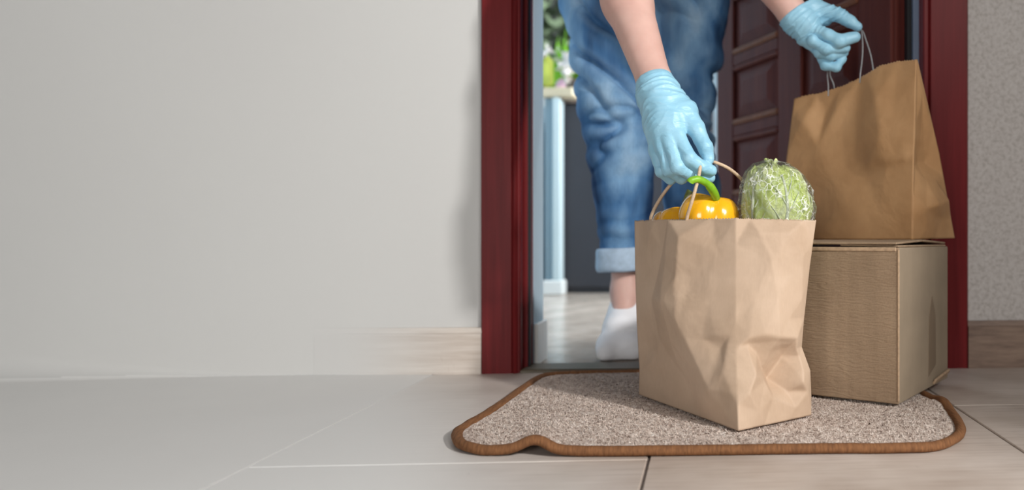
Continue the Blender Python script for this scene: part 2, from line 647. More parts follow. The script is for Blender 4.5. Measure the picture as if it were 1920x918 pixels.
def surface_nets(F, lo, h):
    s = F < 0
    nx, ny, nz = F.shape
    cs = (nx - 1, ny - 1, nz - 1)
    acc = np.zeros(cs + (3,), np.float32)
    cnt = np.zeros(cs, np.float32)
    corner = [(0, 0, 0), (1, 0, 0), (0, 1, 0), (1, 1, 0), (0, 0, 1), (1, 0, 1), (0, 1, 1), (1, 1, 1)]
    def sub(A, c):
        return A[c[0]:c[0] + cs[0], c[1]:c[1] + cs[1], c[2]:c[2] + cs[2]]
    for i in range(8):
        for j in range(i + 1, 8):
            a, b = corner[i], corner[j]
            if sum(abs(a[q] - b[q]) for q in range(3)) != 1:
                continue
            fa, fb = sub(F, a), sub(F, b)
            x = (fa < 0) != (fb < 0)
            t = np.where(x, fa / np.where(x, fa - fb, 1), 0)
            for q in range(3):
                acc[..., q] += np.where(x, a[q] + t * (b[q] - a[q]), 0)
            cnt += x
    act = cnt > 0
    idx = -np.ones(cs, np.int64)
    idx[act] = np.arange(act.sum())
    ijk = np.argwhere(act)
    V = (ijk + acc[act] / cnt[act][:, None]) * h + lo
    faces = []
    for ax in range(3):
        sl0 = [slice(None)] * 3; sl1 = [slice(None)] * 3
        sl0[ax] = slice(0, -1); sl1[ax] = slice(1, None)
        A, B = s[tuple(sl0)], s[tuple(sl1)]
        cr = np.argwhere(A != B)
        u, v = (ax + 1) % 3, (ax + 2) % 3
        ok = (cr[:, u] > 0) & (cr[:, v] > 0) & (cr[:, u] < F.shape[u] - 1) & (cr[:, v] < F.shape[v] - 1)
        cr = cr[ok]
        q = []
        for du, dv in ((-1, -1), (0, -1), (0, 0), (-1, 0)):
            c = cr.copy(); c[:, u] += du; c[:, v] += dv
            q.append(idx[c[:, 0], c[:, 1], c[:, 2]])
        q = np.stack(q, 1)
        inside = A[cr[:, 0], cr[:, 1], cr[:, 2]]
        q[~inside] = q[~inside][:, ::-1]
        faces.append(q)
    return V, np.concatenate(faces)


def np_normals(V, Fq):
    n = np.cross(V[Fq[:, 2]] - V[Fq[:, 0]], V[Fq[:, 3]] - V[Fq[:, 1]])
    N = np.zeros_like(V)
    for k in range(4):
        np.add.at(N, Fq[:, k], n)
    return N / np.maximum(np.linalg.norm(N, axis=1, keepdims=True), 1e-12)


def relax(V, Fq, it=2, lam=0.5):
    for _ in range(it):
        S = np.zeros_like(V); c = np.zeros(len(V))
        for k in range(4):
            np.add.at(S, Fq[:, k], V[Fq[:, (k + 1) % 4]]); np.add.at(c, Fq[:, k], 1)
            np.add.at(S, Fq[:, k], V[Fq[:, (k - 1) % 4]]); np.add.at(c, Fq[:, k], 1)
        V = V * (1 - lam) + lam * S / np.maximum(c, 1)[:, None]
    return V


# ------------------------------------------------------------------ setting: floor
YW = 0.5 * (FL(905, 702).y + FL(1815, 685).y)          # wall face
XL = onY(904.5, 600, YW).x                              # outer edges of the door casing
XR = onY(1812, 600, YW).x
JX = [FL(811, 702).x, FL(1200, 858).x, 0.5 * (FL(1745, 733).x + FL(1920, 845).x)]
pitch = (JX[2] - JX[0]) / 2
cols = [JX[0], JX[0] + pitch, JX[2], JX[2] + pitch, JX[2] + 2 * pitch]
row = [FL(900, 867).y, 1.36, FL(1860, 758.5).y, 0.9]
G = 0.0016
fl = box('floor', JX[0] + G, cols[-1] - G, -1.45, YW + 0.02, -0.02, -0.0025, M['grout'])
struct(fl, 'dark grout bed of the tiled hall floor in front of the doorway', 'floor')
TL = 2 * pitch
for ci in range(4):
    x0, x1 = cols[ci] + G, cols[ci + 1] - G
    y = row[ci] + (0 if row[ci] < YW else -TL)
    ys = [YW + 0.015]
    yy = row[ci]
    while yy > YW: yy -= TL
    while yy > -1.45:
        ys.append(yy); yy -= TL
    ys.append(-1.45)
    for a, b in zip(ys[1:], ys[:-1]):
        if b - a < 0.02: continue
        t = bm_obj('tile', box_bm(x0, x1, a + 0.0009, b - 0.0009, -0.012, 0.0, 0.0012), M['tile'], fl)

# left part of the hall: plain grey floor running up into the plain wall
XC = -0.78
sweep_bm = bmesh.new()
cols_ = []
xsw = [XC - 2.6 * (i / 40) ** 1.3 for i in range(41)]
for x in xsw:
    q = min(1.0, (XC - x) / 0.7)
    R = 0.06 * q * q * (3 - 2 * q) + 0.0005
    prof = [(-1.45, 0.0), (YW - 0.31, 0.0)] + [(YW - R + R * math.sin(a), R - R * math.cos(a)) for a in np.linspace(0.0, PI / 2, 15)] + [(YW, 0.31), (YW, 2.6)]
    cols_.append([sweep_bm.verts.new((x, y, z)) for y, z in prof])
for a_, b_ in zip(cols_[1:], cols_[:-1]):
    for i in range(len(prof) - 1):
        sweep_bm.faces.new((a_[i], b_[i], b_[i + 1], a_[i + 1]))
sw = bm_obj('wall_sweep', sweep_bm, M['wall'], None, True)
sw.data.materials.append(M['floor_plain'])
for p_ in sw.data.polygons:
    if abs(p_.normal.z) > 0.8 and p_.center.z < 0.005:
        p_.material_index = 1
struct(sw, 'plain light grey wall curving down seamlessly into the plain grey floor', 'wall')
fp = box('floor_left', XC, JX[0] - 0.0008, -1.45, YW + 0.01, -0.02, 0.0, M['floor_plain'])
struct(fp, 'plain pale grey strip of floor left of the wood look tiles', 'floor')

# ------------------------------------------------------------------ walls and trim
WT = 0.16
wl = box('wall_left', XC, XL + 0.03, YW, YW + WT, 0, 2.6, M['wall'])
struct(wl, 'smooth plain light grey wall beside the dark red door casing', 'wall')
wr = box('wall_right', XR - 0.03, 2.2, YW, YW + WT, 0, 2.6, M['wallpaper'])
struct(wr, 'mottled grey textured wallpaper wall right of the doorway', 'wall')
wt = box('wall_above', XL + 0.03, XR - 0.03, YW, YW + WT, 2.1, 2.6, M['wall'])
struct(wt, 'plain wall strip above the door head', 'wall')

# baseboards
def baseboard(name, x0, x1, taper, mat, z, lab):
    bm = bmesh.new()
    n = 12 if taper else 1
    rings = []
    for i in range(n + 1):
        x = x0 + (x1 - x0) * i / n
        th = 0.014
        if taper:
            th = 0.014 * min(1, max(0.02, (x - x0) / 0.25))
        y = YW - th
        rings.append([bm.verts.new((x, YW + 0.002, 0)), bm.verts.new((x, y, 0)), bm.verts.new((x, y, z - 0.012)),
                      bm.verts.new((x, y + th * 0.25, z - 0.010)), bm.verts.new((x, y + th * 0.4, z)), bm.verts.new((x, YW + 0.002, z))])
    for a, b in zip(rings[:-1], rings[1:]):
        for k in range(5):
            bm.faces.new((a[k], b[k], b[k + 1], a[k + 1]))
    bm.faces.new(rings[0]); bm.faces.new(list(reversed(rings[-1])))
    return struct(bm_obj(name, bm, mat), lab, 'baseboard')
ZB = onY(880, 613, YW).z
baseboard('baseboard_left', XC + 0.02, XL + 0.001, True, M['base_l'], ZB, 'pale wood look skirting fading out along the plain left wall')
baseboard('baseboard_right', XR, 2.2, False, M['base_r'], onY(1870, 600, YW).z, 'brown wood look skirting under the textured wallpaper')

# door casings: profile in plan, extruded upward
def casing(name, profs, lab):
    o = None
    for i, (nm, pts, mat) in enumerate(profs):
        q = prism(nm if i else name, pts, 0.0, 2.1, mat, o, 0)
        if i == 0:
            o = q
    return struct(o, lab, 'door casing')
xi = onY(977, 600, YW).x      # inner edge of left casing face
xs = onY(963, 600, YW).x
yF = YW - 0.012
casing('trim_1', [
    ('x', [(XL, YW + 0.02), (XL, yF + 0.003), (XL + 0.003, yF), (xs - 0.002, yF), (xs, yF + 0.003), (xs, YW + 0.02)], M['frame']),
    ('moulding', [(xs, YW + 0.02), (xs, yF + 0.002), (xs + 0.003, yF - 0.001), (xs + 0.007, yF + 0.002), (xs + 0.010, yF + 0.006), (xi - 0.002, yF + 0.006), (xi, yF + 0.009), (xi, YW + 0.02)], M['frame']),
    ('jamb', [(XL + 0.03, YW + 0.02), (xi + 0.0, YW + 0.02), (xi + 0.0, YW + 0.026), (xi + 0.007, YW + 0.026), (xi + 0.007, YW + 0.075), (XL + 0.03, YW + 0.075)], M['frame']),
    ('door_seal', [(xi + 0.007, YW + 0.030), (xi + 0.0095, YW + 0.032), (xi + 0.0095, YW + 0.046), (xi + 0.007, YW + 0.048)], M['seal']),
], 'dark red mahogany door casing against the plain grey wall')
xri = onY(1741, 300, YW).x
xrs = onY(1727, 300, YW).x
casing('trim_2', [
    ('x', [(XR, YW + 0.02), (XR, yF + 0.003), (XR - 0.003, yF), (xri + 0.002, yF), (xri, yF + 0.003), (xri, YW + 0.02)], M['frame']),
    ('moulding', [(xri, YW + 0.02), (xri, yF + 0.008), (xri - 0.004, yF + 0.004), (xri - 0.011, yF + 0.004), (xri - 0.013, yF + 0.008), (xri - 0.013, YW + 0.02)], M['frame']),
    ('jamb', [(XR - 0.03, YW + 0.02), (xri - 0.013, YW + 0.02), (xri - 0.013, YW + 0.075), (XR - 0.03, YW + 0.075)], M['frame']),
    ('steel_strip', [(xri - 0.013, YW + 0.026), (xri - 0.024, YW + 0.028), (xri - 0.024, YW + 0.040), (xri - 0.013, YW + 0.042)], M['metal_strip']),
    ('door_seal', [(xri - 0.013, YW + 0.044), (xri - 0.032, YW + 0.046), (xri - 0.032, YW + 0.072), (xri - 0.013, YW + 0.074)], M['seal']),
], 'dark red mahogany door casing beside the textured wallpaper')
hd = box('trim_3', XL, XR, yF, YW + 0.075, 2.1, 2.19, M['frame'])
struct(hd, 'dark red mahogany door head casing', 'door casing')
th = prism('trim_4', [(xi, YW - 0.008), (xri - 0.013, YW - 0.008), (xri - 0.013, YW + 0.075), (xi, YW + 0.075)], 0, 0.007, M['threshold'], None, 0.003)
struct(th, 'dark bronze threshold strip across the doorway', 'threshold')

# ------------------------------------------------------------------ open door leaf (hinged at the right jamb, opened inward)
hx, hy = xri - 0.034, YW + 0.085
free = W(1372, 300, 2.33)
ang = math.atan2(free.y - hy, free.x - hx)
DL = 0.80
dr = box('door_1', 0, DL, -0.018, 0.018, 0.012, 2.05, M['door'], None, 0.002)
dr.location = (hx, hy, 0)
dr.rotation_euler = (0, 0, ang)
struct(dr, 'dark mahogany panelled door standing open into the room', 'door')
# face toward the hall is the +y side of the leaf (local) -> find sign
sgn = 1 if (Matrix.Rotation(ang, 2) @ Vector((0, 1))).dot(Vector((-hx, -hy))) > 0 else -1
def dbox(name, x0, x1, z0, z1, d0, d1, mat, parent, bev=0.003):
    lo, hi = sorted((sgn * d0, sgn * d1))
    return box(name, x0, x1, lo, hi, z0, z1, mat, parent, bev)
for (x0, x1) in ((0.0, 0.115), (0.345, 0.455), (0.70, 0.80)):
    dbox('stile', x0, x1, 0.012, 2.05, 0.018, 0.030, M['door'], dr)
rails = [0.012, 0.155, 0.36, 0.565, 0.77, 0.975, 1.18, 1.385, 1.59, 1.96]
for i, z in enumerate(rails):
    hh = 0.034
    for (x0, x1) in ((0.115, 0.345), (0.455, 0.70)):
        dbox('rail', x0, x1, z, z + (0.09 if i in (0, 9) else hh), 0.018, 0.029, M['door'], dr)
for a, b in zip(rails[:-1], rails[1:]):
    z0, z1 = a + (0.09 if a < 0.1 else 0.034), b
    if z1 - z0 < 0.05:
        continue
    for (x0, x1) in ((0.115, 0.345), (0.455, 0.70)):
        # raised panel: frame mouldings and centre field
        dbox('moulding', x0, x1, z0, z0 + 0.016, 0.018, 0.034, M['door_lit_ledge'], dr, 0.005)
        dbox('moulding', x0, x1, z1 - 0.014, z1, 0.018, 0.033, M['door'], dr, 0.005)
        bm = bmesh.new()
        c0 = [(x0 + 0.012, z0 + 0.016), (x1 - 0.012, z0 + 0.016), (x1 - 0.012, z1 - 0.014), (x0 + 0.012, z1 - 0.014)]
        ii = min(0.05, 0.3 * (z1 - z0))
        c1 = [(x0 + 0.055, z0 + ii), (x1 - 0.055, z0 + ii), (x1 - 0.055, z1 - ii), (x0 + 0.055, z1 - ii)]
        A = [bm.verts.new((x, sgn * 0.018, z)) for x, z in c0]
        B = [bm.verts.new((x, sgn * 0.030, z)) for x, z in c1]
        bm.faces.new(B)
        for k in range(4):
            bm.faces.new((A[k], A[(k + 1) % 4], B[(k + 1) % 4], B[k]))
        bm_obj('panel', bm, M['door'], dr)
for z in (0.25, 1.75):
    tube('hinge', [(-0.004, sgn * 0.02, z), (-0.004, sgn * 0.02, z + 0.1)], 0.007, M['metal_strip'], dr)
dbox('door_handle', 0.70, 0.735, 1.0, 1.02, 0.03, 0.075, M['metal_strip'], dr, 0.004)

# ------------------------------------------------------------------ inner room
xin = xi + 0.0085        # inner reveal plane
YI = YW + 0.075
YB = 4.35
f2 = box('floor_back', -1.6, 1.9, YI, YB + 0.1, -0.03, -0.004, M['grout'])
struct(f2, 'bed under the pale laminate floor of the inner room', 'floor')
def clip(poly, x0, x1, y0, y1):
    def cut(poly, f, inter):
        out = []
        for i in range(len(poly)):
            a, b = poly[i], poly[(i + 1) % len(poly)]
            fa, fb = f(a), f(b)
            if fa >= 0: out.append(a)
            if (fa >= 0) != (fb >= 0):
                t = fa / (fa - fb)
                out.append((a[0] + t * (b[0] - a[0]), a[1] + t * (b[1] - a[1])))
        return out
    for f in (lambda p: p[0] - x0, lambda p: x1 - p[0], lambda p: p[1] - y0, lambda p: y1 - p[1]):
        if len(poly) < 3: return []
        poly = cut(poly, f, None)
    return poly
d1 = Vector((math.cos(math.radians(62)), math.sin(math.radians(62))))
d2 = Vector((-d1.y, d1.x))
pw, plen = 0.095, 1.2
for i in range(-34, 30):
    off = random.random() * plen
    for j in range(-3, 6):
        o0 = Vector((0.2, 2.6)) + d2 * (i * pw) + d1 * (j * plen + off - 1.2)
        q = [o0 + d1 * 0.0006 + d2 * 0.0006, o0 + d1 * (plen - 0.0006) + d2 * 0.0006, o0 + d1 * (plen - 0.0006) + d2 * (pw - 0.0006), o0 + d1 * 0.0006 + d2 * (pw - 0.0006)]
        q = clip([(v.x, v.y) for v in q], -1.05, 1.2, YI, YB)
        if len(q) >= 3:
            prism('plank', q, -0.008, 0.0, M['laminate'], f2)
# reveal wall left of doorway + inner wall
rv = box('wall_reveal', XL + 0.03, xin, YI, YW + 0.17, 0, 2.6, M['blue_wall'])
struct(rv, 'pale blue wall reveal just inside the doorway', 'wall')
rb = bm_obj('baseboard_reveal', box_bm(xin, xin + 0.008, YI, YW + 0.178, 0, 0.088, 0.002), M['white_paint'])
struct(rb, 'white skirting on the pale blue reveal', 'baseboard')
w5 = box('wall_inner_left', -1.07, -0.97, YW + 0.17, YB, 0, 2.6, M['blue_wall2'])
struct(w5, 'grey blue side wall of the inner room', 'wall')
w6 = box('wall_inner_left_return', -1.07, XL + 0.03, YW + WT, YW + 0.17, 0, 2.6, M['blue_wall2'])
struct(w6, 'short return wall behind the hall wall', 'wall')
wb = bmesh.new()
box_bm(-1.07, 1.9, YB, YB + 0.1, 0, 1.0, bm=wb)
box_bm(-1.07, -0.96, YB, YB + 0.1, 1.0, 2.6, bm=wb)
box_bm(0.05, 1.9, YB, YB + 0.1, 1.0, 2.6, bm=wb)
wb = bm_obj('wall_back', wb, M['blue_wall'])
struct(wb, 'pale blue back wall of the inner room with a window opening', 'wall')
w7 = box('wall_inner_right', 1.3, 1.4, YW + WT, YB, 0, 2.6, M['blue_wall'])
struct(w7, 'pale blue right wall of the inner room behind the door', 'wall')
win = box('window_1', -0.96, -0.925, YB + 0.01, YB + 0.07, 1.0, 2.6, M['white_paint'], None, 0.004)
struct(win, 'white framed window onto trees at the back of the room', 'window')
box('window_frame', -0.03, 0.05, YB + 0.01, YB + 0.07, 1.0, 2.6, M['white_paint'], win, 0.004)
box('window_frame', -0.925, -0.03, YB + 0.01, YB + 0.07, 1.0, 1.05, M['white_paint'], win, 0.004)
box('pane', -0.925, -0.03, YB + 0.035, YB + 0.041, 1.05, 2.6, M['glass'], win)

# kitchen cabinet (charcoal)
cY = FPX * H / (548 - HZ)
cx0 = onY(1056, 400, cY).x
cx1 = onY(1338, 300, cY).x
cab = empty('kitchen_cabinet', ((cx0 + cx1) / 2, cY + 0.2, 0), 'charcoal grey low cabinet with flat doors along the back of the room', 'cabinet')
ct = W(1070, 186, cY).z
parts = [box('body', cx0, cx1, cY + 0.02, YB - 0.002, 0.0, ct - 0.03, M['cabinet'])]
nd = 2
for i in range(nd):
    a = cx0 + (cx1 - cx0) * i / nd; b = cx0 + (cx1 - cx0) * (i + 1) / nd
    dd = box('cabinet_door', a + 0.003, b - 0.003, cY, cY + 0.019, 0.03, ct - 0.034, M['cabinet'], None, 0.002)
    parts.append(dd)
    hd_ = box('handle', b - 0.16, b - 0.04, cY - 0.02, cY, ct - 0.09, ct - 0.08, M['seal'], None, 0.002)
    hd_.parent = dd
parts.append(box('countertop', cx0, cx1, cY - 0.015, YB - 0.002, ct - 0.03, ct, M['counter'], None, 0.003))
adopt(cab, parts)

# white pillar with a pale wooden ledge
pY = cY - 0.12
px0, px1 = onY(1019, 400, pY).x, onY(1051, 400, pY).x
pt_ = W(1040, 186, pY).z
pil = empty('white_post', ((px0 + px1) / 2, pY, 0), 'white painted post with pale base beside the charcoal cabinet', 'post')
parts = [box('post_shaft', px0 + 0.04, px1, pY, pY + 0.09, 0.07, pt_, M['post'], None, 0.006),
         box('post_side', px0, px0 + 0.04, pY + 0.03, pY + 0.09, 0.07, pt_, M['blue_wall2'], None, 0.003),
         box('post_base', px0 - 0.005, px1 + 0.012, pY - 0.012, pY + 0.10, 0.0, 0.07, M['white_paint'], None, 0.006)]
adopt(pil, parts)
lg = box('wooden_ledge', -0.10, 0.06, -0.05, 0.05, 0, 0.045, M['sill'], None, 0.006)
lg.location = (px0 + 0.09, pY + 0.045, pt_ + 0.002)
lg.rotation_euler = (0, math.radians(0), math.radians(-8))
tag(lg, 'pale wooden ledge block on the white post', 'ledge')

# flowers standing on the ledge
def petal_ball(name, c, r, mat, parent, n=12, squash=0.8, seed=0):
    rr = random.Random(seed)
    bm = bmesh.new()
    for i in range(n):
        d = Vector((rr.gauss(0, 1), rr.gauss(0, 1), rr.gauss(0, 1))).normalized()
        t = d.cross(Vector((0.3, 0.2, 1))).normalized()
        s = d.cross(t)
        p = c + d * r * 0.35
        w = r * 0.55
        vs_ = [p, p + d * r * 0.5 + t * w, p + d * r * 0.95 + t * w * 0.5 + s * w * 0.2, p + d * r * 1.0 - t * w * 0.4 - s * w * .2, p + d * r * 0.5 - t * w]
        bm.faces.new([bm.verts.new(v) for v in vs_])
    bmesh.ops.create_icosphere(bm, subdivisions=1, radius=r * 0.5, matrix=Matrix.Translation(c))
    return bm_obj(name, bm, mat, parent, True)
def blade(name, a, b, w, bend, mat, parent):
    a, b = Vector(a), Vector(b)
    t = (b - a)
    side = t.cross(Vector((0, 1, 0))).normalized()
    vs_, fs = [], []
    n = 8
    for i in range(n + 1):
        s = i / n
        p = a + t * s + Vector(bend) * math.sin(s * PI)
        ww = w * (math.sin(min(s * 1.15 + 0.12, 1) * PI) ** 0.7)
        vs_ += [p - side * ww, p + Vector((0, -0.01, 0)) * math.sin(s * PI), p + side * ww]
    for i in range(n):
        k = i * 3
        fs += [(k, k + 1, k + 4, k + 3), (k + 1, k + 2, k + 5, k + 4)]
    o = mesh_obj(name, vs_, fs, mat, parent, True)
    sm = o.modifiers.new('thickness', 'SOLIDIFY'); sm.thickness = 0.002
    return o
D2 = pY + 0.045
def IR(px, py, d=D2):
    return onY(px, py, d)
zt = pt_ + 0.049
fv = empty('flower_bunch', (IR(1036, 170).x, D2, zt), 'bunch of white and pink flowers with yellow green leaves on the ledge', 'flowers')
parts = [
    blade('leaf', (IR(1036, 165).x, D2, zt + 0.004), IR(1030, 88), 0.06, (-0.02, 0, 0), M['petal_y'], None),
    blade('leaf', (IR(1038, 165).x, D2, zt), IR(1046, 78), 0.05, (0.02, 0, 0), M['leaf_g'], None),
    petal_ball('blossom', IR(1060, 135, D2 - .03), 0.045, M['petal_w'], None, 14, 1, 1),
    petal_ball('blossom', IR(1062, 108, D2), 0.05, M['petal_w'], None, 14, 1, 2),
    petal_ball('blossom', IR(1026, 96, D2), 0.03, M['petal_w'], None, 12, 1, 3),
    blade('leaf', (IR(1042, 165).x, D2, zt), IR(1055, 140), 0.03, (0.01, 0, 0), M['petal_p'], None),
    tube('stem', [(IR(1038, 165).x, D2, zt), IR(1050, 140), IR(1060, 112)], 0.005, M['leaf_g']),
    tube('stem', [(IR(1036, 165).x, D2, zt), IR(1032, 120), IR(1027, 98)], 0.005, M['leaf_g']),
]
adopt(fv, parts)
# potted plant on the cabinet
gz = ct + 0.001
cYp = cY + 0.16
gp = empty('potted_plant', (IR(1082, 186, cYp).x, cYp, gz), 'bright green leafy plant in a grey pot on the cabinet', 'plant')
pc = Vector((IR(1082, 186, cYp).x, cYp, gz))
prof = [(0.05, 0), (0.055, 0.02), (0.066, 0.10), (0.07, 0.11), (0.062, 0.11), (0.055, 0.09)]
vs_, fs = [], []
for r_, z_ in prof:
    for k in range(20):
        vs_.append(pc + Vector((r_ * math.cos(2 * PI * k / 20), r_ * math.sin(2 * PI * k / 20), z_)))
for i in range(len(prof) - 1):
    for k in range(20):
        fs.append((i * 20 + k, i * 20 + (k + 1) % 20, (i + 1) * 20 + (k + 1) % 20, (i + 1) * 20 + k))
fs.append(tuple(range(19, -1, -1))); fs.append(tuple(len(vs_) - 20 + k for k in range(20)))
parts = [mesh_obj('pot', vs_, fs, M['vase'], None, True)]
for i in range(11):
    a = i * 2.4
    tip = pc + Vector((0.10 * math.cos(a) + 0.01, 0.08 * math.sin(a), 0.30 + 0.10 * math.sin(i * 1.7)))
    parts.append(blade('leaf', pc + Vector((0, 0, 0.09)), tip, 0.028, (0.05 * math.cos(a), 0.03 * math.sin(a), 0), M['leaf_g'], None))
adopt(gp, parts)
# trees outside the window
for k, (tx, ty, h_, r_) in enumerate(((-1.0, 7.6, 2.3, 0.75), (-2.95, 8.3, 2.2, 0.8), (0.9, 8.8, 2.6, 0.8))):
    tr_ = empty('tree', (tx, ty, 0), ['grey green tree in the middle of the window view', 'darker tree toward the window edge by the side wall', 'green tree toward the window edge away from the side wall'][k], 'tree', 'trees outside the window')
    rr = random.Random(40 + k)
    bm = bmesh.new()
    for i in range(1500):
        d = Vector((rr.gauss(0, 1), rr.gauss(0, 1), rr.gauss(0, 1))).normalized() * r_ * (rr.random() ** 0.4)
        p = Vector((tx, ty, h_)) + Vector((d.x, d.y, d.z * 1.5))
        u = Vector((rr.gauss(0, 1), rr.gauss(0, 1), rr.gauss(0, 1))).normalized() * 0.07
        v = Vector((rr.gauss(0, 1), rr.gauss(0, 1), rr.gauss(0, 1))).normalized() * 0.05
        bm.faces.new([bm.verts.new(q) for q in (p - u, p + v, p + u, p - v)])
    cr_ = bm_obj('foliage', bm, M['tree']); cr_['kind'] = 'stuff'
    tk = tube('trunk', [(tx, ty, 0), (tx + 0.05, ty, 1.2), (tx, ty, h_)], [0.09, 0.07, 0.04], M['trunk'])
    adopt(tr_, [cr_, tk])

# ------------------------------------------------------------------ doormat
def FLz(px, py, z):
    return W(px, py, FPX * (H - z) / (py - HZ))


mat_px = [(857, 822), (866, 842), (900, 852), (950, 854), (985, 854), (1015, 854), (1050, 855), (1130, 855), (1250, 854), (1400, 852), (1550, 850),
          (1680, 849), (1750, 846), (1789, 832), (1801, 812), (1787, 786), (1768, 768), (1742, 752), (1716, 737), (1690, 722), (1660, 708), (1630, 703),
          (1500, 701), (1350, 702), (1200, 704), (1100, 706), (1040, 709), (1012, 715), (980, 736), (945, 762), (915, 783), (893, 796), (872, 809)]
mo = smooth_path([FL(x, y) for x, y in mat_px], 6, True)
mc = sum(mo, Vector()) / len(mo)
wave_c = FL(1005, 852)
fold_c = FL(1768, 768)


def mat_lift(p):
    d = (Vector((p.x, p.y)) - Vector((wave_c.x, wave_c.y)))
    l = 0.013 * math.exp(-(d.x / 0.022) ** 2 - (d.y / 0.10) ** 2)
    d = (Vector((p.x, p.y)) - Vector((fold_c.x, fold_c.y)))
    l += 0.007 * math.exp(-(d.x / 0.03) ** 2 - (d.y / 0.035) ** 2)
    return l


mroot = empty('doormat', (mc.x, mc.y, 0), 'speckled beige doormat with rounded corners and brown binding before the doorway', 'doormat')
vs_, fs = [], []
NR, N = 46, len(mo)
rings = [1 - 0.985 * (i / NR) for i in range(NR + 1)]
for r_ in rings:
    for p in mo:
        q = mc + (p - mc) * r_
        z = 0.0075 + mat_lift(q) + 0.0011 * noise.noise(Vector((q.x * 60, q.y * 60, 0)))
        vs_.append((q.x, q.y, z))
for i in range(NR):
    for k in range(N):
        k2 = (k + 1) % N
        fs.append((i * N + k, i * N + k2, (i + 1) * N + k2, (i + 1) * N + k))
fs.append(tuple(NR * N + k for k in range(N)))
# underside
b0 = len(vs_)
for p in mo:
    vs_.append((p.x, p.y, 0.0012 + mat_lift(p)))
for k in range(N):
    k2 = (k + 1) % N
    fs.append((b0 + k, b0 + k2, k2, k))
pile = mesh_obj('carpet_pad', vs_, fs, M['pile'], None, True)
bind = tube('binding', [Vector((p.x, p.y, 0.0066 + mat_lift(p) + 0.0008 * noise.noise(p * 40))) for p in mo], 0.0074, M['binding'], None, 10, True, (1.0, 0.85))
# short upright fibres
fv_, ff = [], []
poly = [(p.x, p.y) for p in mo]
pa = np.array(poly)
lo2, hi2 = pa.min(0), pa.max(0)
def inside(pts):
    x, y = pts[:, 0], pts[:, 1]
    c = np.zeros(len(pts), bool)
    for i in range(len(pa)):
        x1, y1 = pa[i]; x2, y2 = pa[(i + 1) % len(pa)]
        cond = ((y1 > y) != (y2 > y)) & (x < (x2 - x1) * (y - y1) / (y2 - y1 + 1e-12) + x1)
        c ^= cond
    return c
cand = rng.uniform(lo2, hi2, (52000, 2))
cen = np.array([mc.x, mc.y])
cand = cand[inside(cen + (cand - cen) / 0.965)]
ang_ = rng.uniform(0, 2 * PI, len(cand)); ln = rng.uniform(0.003, 0.0065, len(cand)); tl = rng.uniform(0, 2 * PI, len(cand))
for (x, y), a, l, t in zip(cand, ang_, ln, tl):
    z = 0.0068 + mat_lift(Vector((x, y, 0)))
    k = len(fv_)
    dx, dy = 0.0009 * math.cos(a), 0.0009 * math.sin(a)
    ox, oy = 0.0028 * math.cos(t), 0.0028 * math.sin(t)
    fv_ += [(x - dx, y - dy, z), (x + dx, y + dy, z), (x + ox, y + oy, z + l * 0.62)]
    ff.append((k, k + 1, k + 2))
fib = mesh_obj('pile_fibres', fv_, ff, M['fibre'], None)
fib['kind'] = 'stuff'
adopt(mroot, [pile, bind, fib])
ZM = 0.0125      # things stand on the pile


# ------------------------------------------------------------------ cardboard box
F0 = FLz(1685, 758, ZM)
R0 = FLz(1777, 708, ZM)
u = (R0 - F0); bw = u.length; u.normalize()
l_ = Vector((-u.y, u.x, 0))
BL = 0.30
BH = W(1685, 464, (F0 - Vector((0, 0, 0))).dot(FWD)).z - ZM
broot = empty('cardboard_box', (F0.x, F0.y, ZM), 'closed brown corrugated cardboard box under the tan paper bag', 'box')
broot.rotation_euler = (0, 0, math.atan2(u.y, u.x))
# local frame: x along the right-hand face, y along the left-hand face
T = 0.004
def bpanel(name, x0, x1, y0, y1, z0, z1, mat, n=14):
    o = box(name, x0, x1, y0, y1, z0, z1, mat, broot, 0.0016, 2)
    return o
bpanel('panel', 0, T, 0, BL, 0, BH, M['card'])
bpanel('panel', T, bw, 0, T, 0, BH, M['card_side'])
bpanel('panel', bw - T, bw, T, BL, 0, BH, M['card_side'])
bpanel('panel', T, bw - T, BL - T, BL, 0, BH, M['card'])
bpanel('base', T, bw - T, T, BL - T, 0, T, M['card_side'])
def flap(x0, x1, y0, y1, hinge, tilt, z):
    """flat flap, hinge 'x0','x1','y0','y1'; tilt in degrees raises the free edge"""
    o = box('flap', 0, x1 - x0, 0, y1 - y0, 0, 0.0035, M['card'], broot, 0.001)
    t = math.radians(tilt)
    if hinge == 'x0':
        o.location = (x0, y0, z); o.rotation_euler = (0, -t, 0)
    elif hinge == 'x1':
        o.location = (x0, y0, z + (x1 - x0) * math.sin(t)); o.rotation_euler = (0, t, 0)
    elif hinge == 'y0':
        o.location = (x0, y0, z); o.rotation_euler = (t, 0, 0)
    else:
        o.location = (x0, y0, z + (y1 - y0) * math.sin(t)); o.rotation_euler = (-t, 0, 0)
    return o
flap(0.006, bw - 0.006, 0.002, 0.10, 'y0', 1.2, BH)
flap(0.006, bw - 0.006, BL - 0.10, BL - 0.002, 'y1', 1.2, BH)
flap(0.002, bw / 2 - 0.002, 0.004, BL - 0.004, 'x0', 2.0, BH + 0.0045)
flap(bw / 2 + 0.002, bw - 0.002, 0.004, BL - 0.004, 'x1', 2.0, BH + 0.0045)
